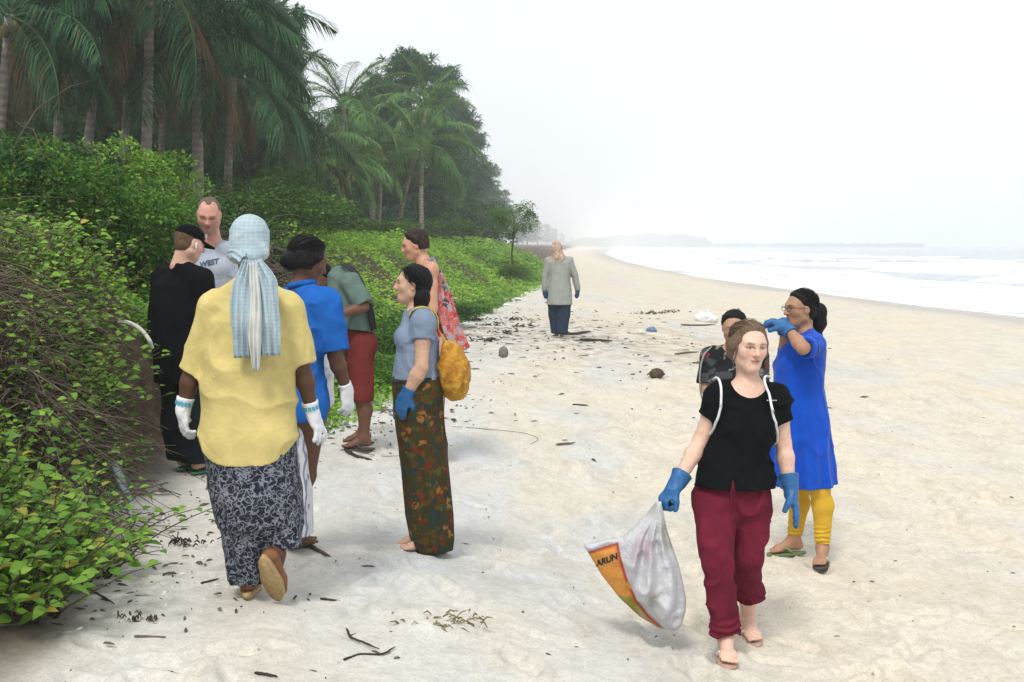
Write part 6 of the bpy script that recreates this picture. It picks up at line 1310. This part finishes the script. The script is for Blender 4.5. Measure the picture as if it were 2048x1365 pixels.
def build_sack():
    D = 5.93
    poly = np.array([(1322, 1003), (1335, 1064), (1358, 1130), (1372, 1195), (1371, 1222), (1362, 1252), (1350, 1262), (1318, 1256), (1280, 1234), (1238, 1195), (1203, 1150), (1182, 1115), (1166, 1089), (1205, 1081), (1244, 1076), (1268, 1054), (1292, 1030), (1312, 1005)], float)
    panel = np.array([(1172, 1103), (1236, 1083), (1241, 1112), (1252, 1150), (1272, 1195), (1298, 1230), (1330, 1257), (1318, 1262), (1280, 1238), (1238, 1199), (1203, 1154), (1182, 1119)], float)
    top = at(1320, 1008, D); sack = empty('woven_sack', (at(1290, 1262, D)[0], D, at(1290, 1262, D)[2]))
    tag(sack, 'crumpled grey plastic sack with orange lettered panel hanging from a blue glove', 'sack')
    W3 = np.array([at(x, y, D) for x, y in poly])[:, [0, 2]]; PN = np.array([at(x, y, D) for x, y in panel])[:, [0, 2]]
    def sdp(Pt, V):
        d = np.full(len(Pt), 1e9); ins = np.zeros(len(Pt), bool); n = len(V)
        for i in range(n):
            a, b = V[i], V[(i + 1) % n]; e = b - a; w = Pt - a; t = np.clip((w @ e) / (e @ e), 0, 1); q = w - t[:, None] * e; d = np.minimum(d, (q * q).sum(1))
            c = ((a[1] > Pt[:, 1]) != (b[1] > Pt[:, 1])) & (Pt[:, 0] < (b[0] - a[0]) * (Pt[:, 1] - a[1]) / (b[1] - a[1] + 1e-12) + a[0]); ins ^= c
        return np.where(ins, -1, 1) * np.sqrt(d)
    ap = top[[0, 2]]
    def thick(X, Z):
        s_ = sdp(np.stack([X, Z], 1), W3); v = np.stack([X, Z], 1) - ap; an = np.arctan2(v[:, 0], -v[:, 1]); r = np.sqrt((v * v).sum(1)); P3 = np.stack([X, Z * 1.0, X * 0], 1)
        T = .085 * np.sqrt(np.clip(-s_ / .13, 0, 1)) + .008
        fl = sstep(-.04, .04, sdp(np.stack([X, Z], 1), PN))                        # the printed side panel is pulled flat
        fold = .018 * np.sin(an * 21 + 1.5 * np.sin(r * 14)) * sstep(.02, .18, r) * sstep(.62, .4, r) * fl + .026 * vnoise(P3 * 9, 5) * fl + .012 * (1 - 2 * np.abs(vnoise(P3 * 17, 6))) * (.3 + .7 * fl)
        crease = -.02 * np.exp(-(sdp(np.stack([X, Z], 1), PN) / .018) ** 2)
        return s_, T * (.45 + .55 * fl) + (fold + crease) * np.clip(-s_ / .05, 0, 1)
    def fn(P, c, R):
        s_, T = thick(P[:, 0].astype(float), P[:, 2].astype(float)); return (np.maximum(s_, np.abs(P[:, 1] - D) - T) * .75).astype(f32)
    lo = np.array([W3[:, 0].min() - .05, D - .15, W3[:, 1].min() - .05]); hi = np.array([W3[:, 0].max() + .05, D + .15, W3[:, 1].max() + .05])
    def cols(V):
        X, Z = V[:, 0], V[:, 2]; P2 = np.stack([X, Z], 1); c = np.tile([.62, .63, .67], (len(V), 1)); n1 = vnoise(V * np.array([11, 6, 7.]), 3); n2 = vnoise(V * np.array([5, 6, 4.]) + 3, 4)
        c = c * (1 - .0 * n1[:, None]); w = sstep(.0, .4, n2)[:, None] * .8; c = c * (1 - w) + np.array([.47, .35, .41]) * w; w = sstep(.1, .5, n1)[:, None] * .75; c = c * (1 - w) + np.array([.33, .32, .25]) * w
        low = sstep(.0, 1, (Z.max() * .0 + (ap[1] - .42 - Z) / .15))[:, None] * sstep(-.1, .4, n1)[:, None]; c = c * (1 - low * .85) + np.array([.15, .14, .09]) * low * .85
        sp = sdp(P2, PN); front = V[:, 1] < D + .0; inn = (sstep(.003, -.003, sp) * front)[:, None]; nr = vnoise(V * 18, 8)[:, None]
        orange = np.array([.62, .27, .045]) * (1 + .12 * nr); pz = np.clip((W3[:, 1].max() - Z) / .56, 0, 1)
        oc = np.where((pz > .78)[:, None], np.array([.30, .25, .06]) + .12 * nr, orange); redm = (sstep(-.020, -.006, sp) * sstep(.2, .3, pz) * (vnoise(V * 20, 9) > -.45) * (X > np.interp(Z, *zip(*sorted(zip(PN[:6, 1], PN[:6, 0] - .03))))))[:, None]
        oc = oc * (1 - redm) + np.array([.40, .035, .02]) * redm; c = c * (1 - inn) + oc * inn
        rim = (np.exp(-(((sp - .016) / .009) ** 2)) * front)[:, None] * .7; c = c * (1 - rim) + np.array([.68, .72, .78]) * rim
        return np.clip(c, .01, .9)
    t = NT('sack_plastic'); a = t.n('ShaderNodeAttribute', attribute_name='tint'); co = t.coord(); m = t.out(a.outputs['Color'], .42, t.bump(t.noise(co, 150, 3, .6), .35, .003, t.bump(t.noise(co, 34, 5, .65, 1.8), .75, .014))); t.b.inputs['Specular IOR Level'].default_value = .45; tr = t.n('ShaderNodeBsdfTranslucent'); t.l(a.outputs['Color'], tr.inputs['Color']); mxs = t.n('ShaderNodeMixShader'); mxs.inputs[0].default_value = .2; t.l(t.b.outputs[0], mxs.inputs[1]); t.l(tr.outputs[0], mxs.inputs[2]); t.l(mxs.outputs[0], t.t.nodes['Material Output'].inputs['Surface'])
    put('bag_body', fn, lo, hi, .0055, m, sack, cols)
    ink = mat_plain('black_ink', (.012, .013, .02), .6)
    def push(Wp): s_, T = thick(Wp[:, 0], Wp[:, 2]); Q = Wp.copy(); Q[:, 1] = D - T - .003; return Q
    text_mesh('lettering', 'ARUN', .038, at(1214, 1123, D - .05), (1, 0, .44), (-.18, 0, 1), ink, sack, push=push, shear=.1)
build_sack()
def plastic_bag():
    D = 6.75; c = at(648, 756, D); o = empty('plastic_bag', tuple(at(648, 824, D))); tag(o, 'white crumpled carrier bag hanging between the blue-shirted woman and green-shirted man', 'bag')
    pr = [cone(at(645, 693, D), at(647, 740, D), .018, .045, 0), cone(at(647, 740, D), at(649, 800, D), .047, .045, .03)]
    t = NT('white_plastic'); co = t.coord(); m = t.out((.72, .73, .74), .4, t.bump(t.noise(co, 40, 4, .6, 1.5), .8, .01)); t.b.inputs['Transmission Weight'].default_value = .0; t.b.inputs['Subsurface Weight'].default_value = .2
    put_prims('bag_body', pr, .006, m, o, None, lambda P, d: d - wrinkle(P, .012, 22, 22, 7, 3))
    mb = MB()
    for q in (-1, 1): mb.tube(curve([at(645 + q * 6, 705, D), at(641 + q * 5, 690, D + .01), at(641, 684, D)], 8) - np.array(o.location), .005, 5)
    obj('handle', mb.mesh('handle', m), o)
plastic_bag()
# ------------------------------------------------------------------ things lying on the sand
M_DRIFT = mat_bark('driftwood', (.06, .05, .04), (.20, .165, .13), 18); M_WET = mat_bark('dark_wood', (.022, .018, .015), (.07, .055, .042), 18); M_HUSK = mat_bark('husk', (.035, .025, .018), (.12, .085, .055), 25)
M_GHUSK = mat_bark('grey_husk', (.10, .09, .075), (.22, .20, .17), 25); M_WPL = mat_plain('litter_plastic_white', (.68, .70, .72), .4, .1, 20, .4); M_BPL = mat_plain('litter_plastic_blue', (.12, .20, .36), .4, .1, 20, .4)
def stick(label, pts, r, mat=M_DRIFT, twig=None, name='stick'):
    P = np.array([hit(*p) for p in pts]); P = curve(P, max(8, 4 * len(pts))) if len(P) > 2 else P[0] + (P[1] - P[0]) * np.linspace(0, 1, 8)[:, None]; R = np.random.default_rng(int(pts[0][0])); P = P + R.normal(0, r * .25, P.shape); P[:, 2] = ground(P[:, 0], P[:, 1]) + r * .75 + .006
    o = empty(name, tuple(P.mean(0) - [0, 0, r])); mb = MB(); mb.tube(P - np.array(o.location), r * np.interp(np.linspace(0, 1, len(P)), [0, .1, .8, 1], [.7, 1, .8, .35]) * R.uniform(.9, 1.1, len(P)), 7); obj('stem', mb.mesh('stem', mat), o)
    for (i, dx, dy, dz) in (twig or []): k = P[i]; mb = MB(); mb.tube(np.array([k, k + np.array([dx, dy, dz]) * .5, k + np.array([dx, dy, dz])]) - np.array(o.location), [r * .6, r * .4, r * .2], 5); obj('twig', mb.mesh('twig', mat), o)
    tag(o, label, 'stick', 'sticks on the sand')
stick('thick grey driftwood stick on the sand beside the raised shoe', [(590, 1087), (625, 1102), (663, 1121)], .013, M_DRIFT, [(2, .05, -.06, .02)])
stick('short dark bark strip left of the yellow-shirted walker', [(402, 1172), (418, 1168), (438, 1163)], .006, M_WET)
stick('small dark twig lying left of the bark strip', [(270, 1199), (302, 1198)], .0055, M_WET)
stick('crooked dark twig bent like a hook in the lower sand', [(693, 1265), (702, 1280), (725, 1290), (758, 1303)], .0055, M_WET, [(4, .03, -.03, .02)])
stick('long curved twig below the hooked twig', [(688, 1326), (720, 1316), (765, 1313), (790, 1301)], .0055, M_WET)
stick('thin dark splinter between the walker and the hooked twig', [(640, 1202), (682, 1209)], .0055, M_WET)
stick('dark twig at the bottom edge, left of centre', [(332, 1352), (352, 1357), (376, 1362)], .007, M_WET)
stick('dark twig at the bottom edge under the long curved twig', [(508, 1352), (535, 1356), (556, 1362)], .006, M_WET)
stick('pale straight twig on the lower left sand', [(268, 1280), (332, 1281)], .006)
stick('thin twig at the left border below the leafy bush', [(0, 1258), (66, 1252)], .006)
stick('grey twig poking from under the leafy bush', [(150, 1175), (190, 1190), (228, 1214)], .006, M_WET, [(3, -.05, -.05, .03)])
stick('small branch near the patch of husk fibre', [(828, 1240), (850, 1232), (872, 1236)], .0055, M_WET)
stick('long dark plank-like stick beyond the coconuts', [(1160, 683), (1190, 684), (1226, 686)], .028, M_WET)
stick('dark stick at the heels of the far woman in grey', [(1128, 671), (1155, 670), (1180, 666)], .026, M_WET)
stick('long thin stick in front of the white sack', [(1362, 652), (1400, 653), (1432, 651)], .022)
stick('thin stick on the sand right of the long stick', [(1350, 711), (1398, 707)], .016)
stick('short stick near the yellow backpack', [(1146, 813), (1176, 814)], .011, M_WET)
stick('fine curved root on the sand right of the batik skirt', [(905, 857), (980, 862), (1040, 868), (1076, 880), (1060, 892)], .003)
stick('long fine root trailing between the barefoot man and the skirt', [(700, 905), (760, 915), (800, 915)], .003)
stick('grey weathered stick above the slope by the blue-shirted woman', [(690, 905), (715, 918), (745, 926)], .013, M_WET)
stick('short thick bark piece right of the batik hem', [(1112, 893), (1150, 891)], .011, M_DRIFT)
def nut(label, px, py, r, mat, tall=1.25, tilt=.2):
    q = hit(px, py); o = empty('coconut', (q[0], q[1], gz(q[0], q[1]))); prm = [ell((0, 0, r * tall * .8), (r, r, r * tall), None, 0), cone((0, 0, r * tall * .9), (r * tilt, 0, r * tall * 1.75), r * .7, r * .12, r * .3)]; V, Q = surface(lambda P, c, R: evalp(prm, P) - wrinkle(P, r * .05, 3 / r, 3 / r, 1 / r, 4), *box_of(prm, .03), r / 9)
    obj('husk', mesh_np('husk', V, Q, True, mat), o); mb = MB(); a = np.arange(6) * 1.047
    for i in a: mb.tube(np.array([(r * tilt, 0, r * tall * 1.65), (r * tilt + r * .28 * math.cos(i), r * .28 * math.sin(i), r * tall * 1.6), (r * tilt + r * .36 * math.cos(i), r * .36 * math.sin(i), r * tall * 1.42)]), [r * .10, r * .09, r * .03], 5)
    obj('cap', mb.mesh('cap', M_DRIFT), o); tag(o, label, 'coconut')
def nut2(label, px, py, r, mat):
    q = hit(px, py); o = empty('coconut', (q[0], q[1], gz(q[0], q[1])), .5); prm = [ell((0, 0, r * .8), (r * 1.35, r, r * .95), None, 0), cone((r * .8, 0, r * .75), (r * 1.5, 0, r * .6), r * .6, r * .25, r * .3)]; V, Q = surface(lambda P, c, R: evalp(prm, P) - wrinkle(P, r * .07, 2 / r, 3 / r, 3 / r, 8), *box_of(prm, .03), r / 9)
    obj('husk', mesh_np('husk', V, Q, True, mat), o); mb = MB(); R = np.random.default_rng(5)
    for i in range(14): a = R.uniform(0, 6.28); mb.tube(np.array([(-r * 1.2, r * .3 * math.cos(a), r * .8 + r * .3 * math.sin(a)), (-r * 1.5, r * .5 * math.cos(a), r * .7 + r * .4 * math.sin(a)), (-r * 1.65, r * .6 * math.cos(a), r * .5 + r * .45 * math.sin(a))]), [r * .05, r * .04, r * .01], 4)
    obj('fibre', mb.mesh('fibre', M_HUSK), o); tag(o, label, 'coconut')
nut('grey upright coconut on the sand right of the patterned shawl', 1007, 716, .068, M_GHUSK); nut2('dark brown coconut lying in the middle of the sand', 1313, 758, .075, M_HUSK)
def scrap(label, px, py, w, hgt, mat, name='plastic_bag', cat='bag', seed=0, group=None):
    q = hit(px, py); o = empty(name, (q[0], q[1], gz(q[0], q[1]))); R = np.random.default_rng(seed); prm = [ell((0, 0, hgt * .4), (w * .5, w * .35, hgt * .6), None, 0), ell((w * R.uniform(-.2, .2), 0, hgt * .6), (w * .22, w * .2, hgt * .5), None, w * .12), ell((w * .32, .0, hgt * .2), (w * .28, w * .22, hgt * .3), None, w * .1)]
    V, Q = surface(lambda P, c, R_: evalp(prm, P) - wrinkle(P, w * .07, 5 / w, 5 / w, 6 / w, seed), *box_of(prm, w * .15), w / 22); obj('film', mesh_np('film', V, Q, True, mat), o)
    mb = MB(); k = np.array([w * .1, 0, hgt * 1.0]); mb.tube(np.array([k - [0, 0, hgt * .2], k + [w * .05, 0, hgt * .12], k + [w * .16, 0, hgt * .02]]), [w * .05, w * .06, w * .015], 6); obj('knot', mb.mesh('knot', mat), o); tag(o, label, cat, group)
scrap('white filled sack lying on the sand left of the dark-haired woman', 1410, 644, .52, .22, M_WPL, 'white_sack', 'sack', 3)
for i, (px, py, w, m) in enumerate(((905, 601, .30, 0), (943, 593, .22, 0), (970, 606, .2, 0), (992, 598, .25, 1), (1012, 612, .22, 0), (1035, 600, .26, 0), (1052, 588, .2, 0), (1018, 545, .3, 0), (1062, 576, .25, 0), (925, 622, .22, 0), (960, 628, .2, 1))):
    scrap('%s plastic scrap at the foot of the creeper bank, %s from the left' % (['white', 'bluish'][m], ORD[i]), px, py, w * .75, w * .2, (M_WPL, M_BPL)[m], 'plastic_scrap', 'litter', 20 + i, 'plastic litter along the bank')
scrap('blue plastic wrapper on the sand in front of the white sack', 1302, 664, .20, .09, M_BPL, 'plastic_wrapper', 'litter', 41); scrap('pale green plastic scrap beside the blue wrapper', 1283, 668, .16, .06, mat_plain('pale_green_film', (.45, .6, .52), .4), 'plastic_wrapper', 'litter', 42)
def husk_heap(label, px, py, w, seed, mat=M_WET, n=26, rr=(.006, .016)):
    q = hit(px, py); o = empty('husk_heap', (q[0], q[1], gz(q[0], q[1]))); R = np.random.default_rng(seed); mb = MB()
    for i in range(n):
        a = R.uniform(0, 6.28); p = np.array([R.normal(0, w * .3), R.normal(0, w * .16), .01 + abs(R.normal(0, .02))]); d = np.array([math.cos(a), math.sin(a), R.normal(0, .25)]) * R.uniform(.3, 1) * w * .25; mb.tube(np.array([p, p + d * .5 + [0, 0, .012], p + d]), np.array([.7, 1, .4]) * R.uniform(*rr), 5)
    fo = obj('fibre', mb.mesh('fibre', mat), o); fo['kind'] = 'stuff'; tag(o, label, 'debris')
husk_heap('yellowish heap of husk fibre and straw in the lower middle sand', 880, 1258, .34, 1, mat_bark('straw', (.10, .085, .05), (.34, .27, .15), 30), 90, (.002, .005))
husk_heap('dark root litter by the leafy bush, left of the printed skirt', 368, 1096, .18, 2, M_WET, 40, (.003, .006))
husk_heap('small dark litter heap on the lower left sand', 284, 1248, .12, 3, M_HUSK, 26, (.002, .006))
for i, (px, py) in enumerate(((985, 652), (1005, 668), (958, 642), (1030, 642), (1048, 655), (968, 684), (1292, 630), (1322, 628), (1345, 626))): husk_heap('dark clump of seaweed and husk on the strand line, %s of a row' % ORD[i], px, py, .45, 10 + i, M_WET, 26)
def debris():
    R = np.random.default_rng(5); mb = MB(); pts = []
    for k in range(420):
        y = R.normal(23, 4.5); u = abs(R.normal(0, 2.4)) + .1
        if y > 9: pts.append((xveg(y) + u, y, R.uniform(.010, .034)))
    for k in range(300): y = 4 * math.exp(R.random() * 1.8); pts.append((xveg(y) + .2 + R.random() ** 1.7 * 8, y, R.uniform(.003, .010)))
    for k in range(380): y = R.uniform(5, 14); pts.append((xveg(y) + abs(R.normal(0, .4)) - .05, y, R.uniform(.005, .016)))
    for k in range(220): y = R.uniform(10, 14); pts.append((xveg(y) + R.normal(.4, .35), y, R.uniform(.008, .022)))
    zs = ground(np.array([p[0] for p in pts]), np.array([p[1] for p in pts]))
    for (x, y, s), z in zip(pts, zs):
        a = R.uniform(0, 6.28); el = R.uniform(1.5, 7); d = np.array([math.cos(a), math.sin(a), 0]) * s * el / 2; e = np.array([-math.sin(a), math.cos(a), 0]) * s / 2; h = np.array([0, 0, s * R.uniform(.25, .6) + .004]); p = np.array([x, y, z + .002]); c = R.uniform(.3, 1.0); cc = (c, c * .85, c * .7) if R.random() > .10 else (4.2, 4.2, 4.4)
        mb.add([p - d, p - e, p + d, p + e, p - d * .6 + h, p - e * .6 + h, p + d * .6 + h * .7, p + e * .6 + h], None, [(4, 5, 6, 7), (0, 1, 5, 4), (1, 2, 6, 5), (2, 3, 7, 6), (3, 0, 4, 7)], cc)
    t = NT('debris'); at_ = t.n('ShaderNodeAttribute', attribute_name='tint'); m = t.out(t.mix(1.0, (.16, .15, .14), at_.outputs['Color'], 'MULTIPLY'), .9); tag(obj('debris', mb.mesh('debris', m, False)), 'bits of bark, husk, shell and twig strewn over the sand', 'debris', kind='stuff')
debris()
def pipe():
    o = empty('white_pipe', tuple(at(270, 690, 7.9))); mb = MB(); w = curve([at(238, 645, 8.0), at(258, 646, 7.92), at(282, 660, 7.88), at(298, 680, 7.86), at(304, 696, 7.9)], 24); mb.tube(w - np.array(o.location), .013, 10); obj('tube', mb.mesh('tube', mat_plain('white_pvc', (.42, .42, .37), .6, .4, 8)), o); tag(o, 'curved white pipe sticking out of the bush beside the boy in black', 'pipe')
pipe()
def rag():
    o = empty('plastic_sheet', tuple(hit(262, 1000))); strip('film', [at(228, 925, 7.0), at(240, 955, 6.95), at(252, 985, 6.9), at(264, 1003, 6.85)], [.03, .05, .04, .03], (.4, -1, .3), mat_plain('grey_blue_film', (.16, .21, .25), .5), o, 3, .012, 16, 9); tag(o, 'torn grey-blue plastic strip hanging at the edge of the bramble', 'plastic sheet')
rag()
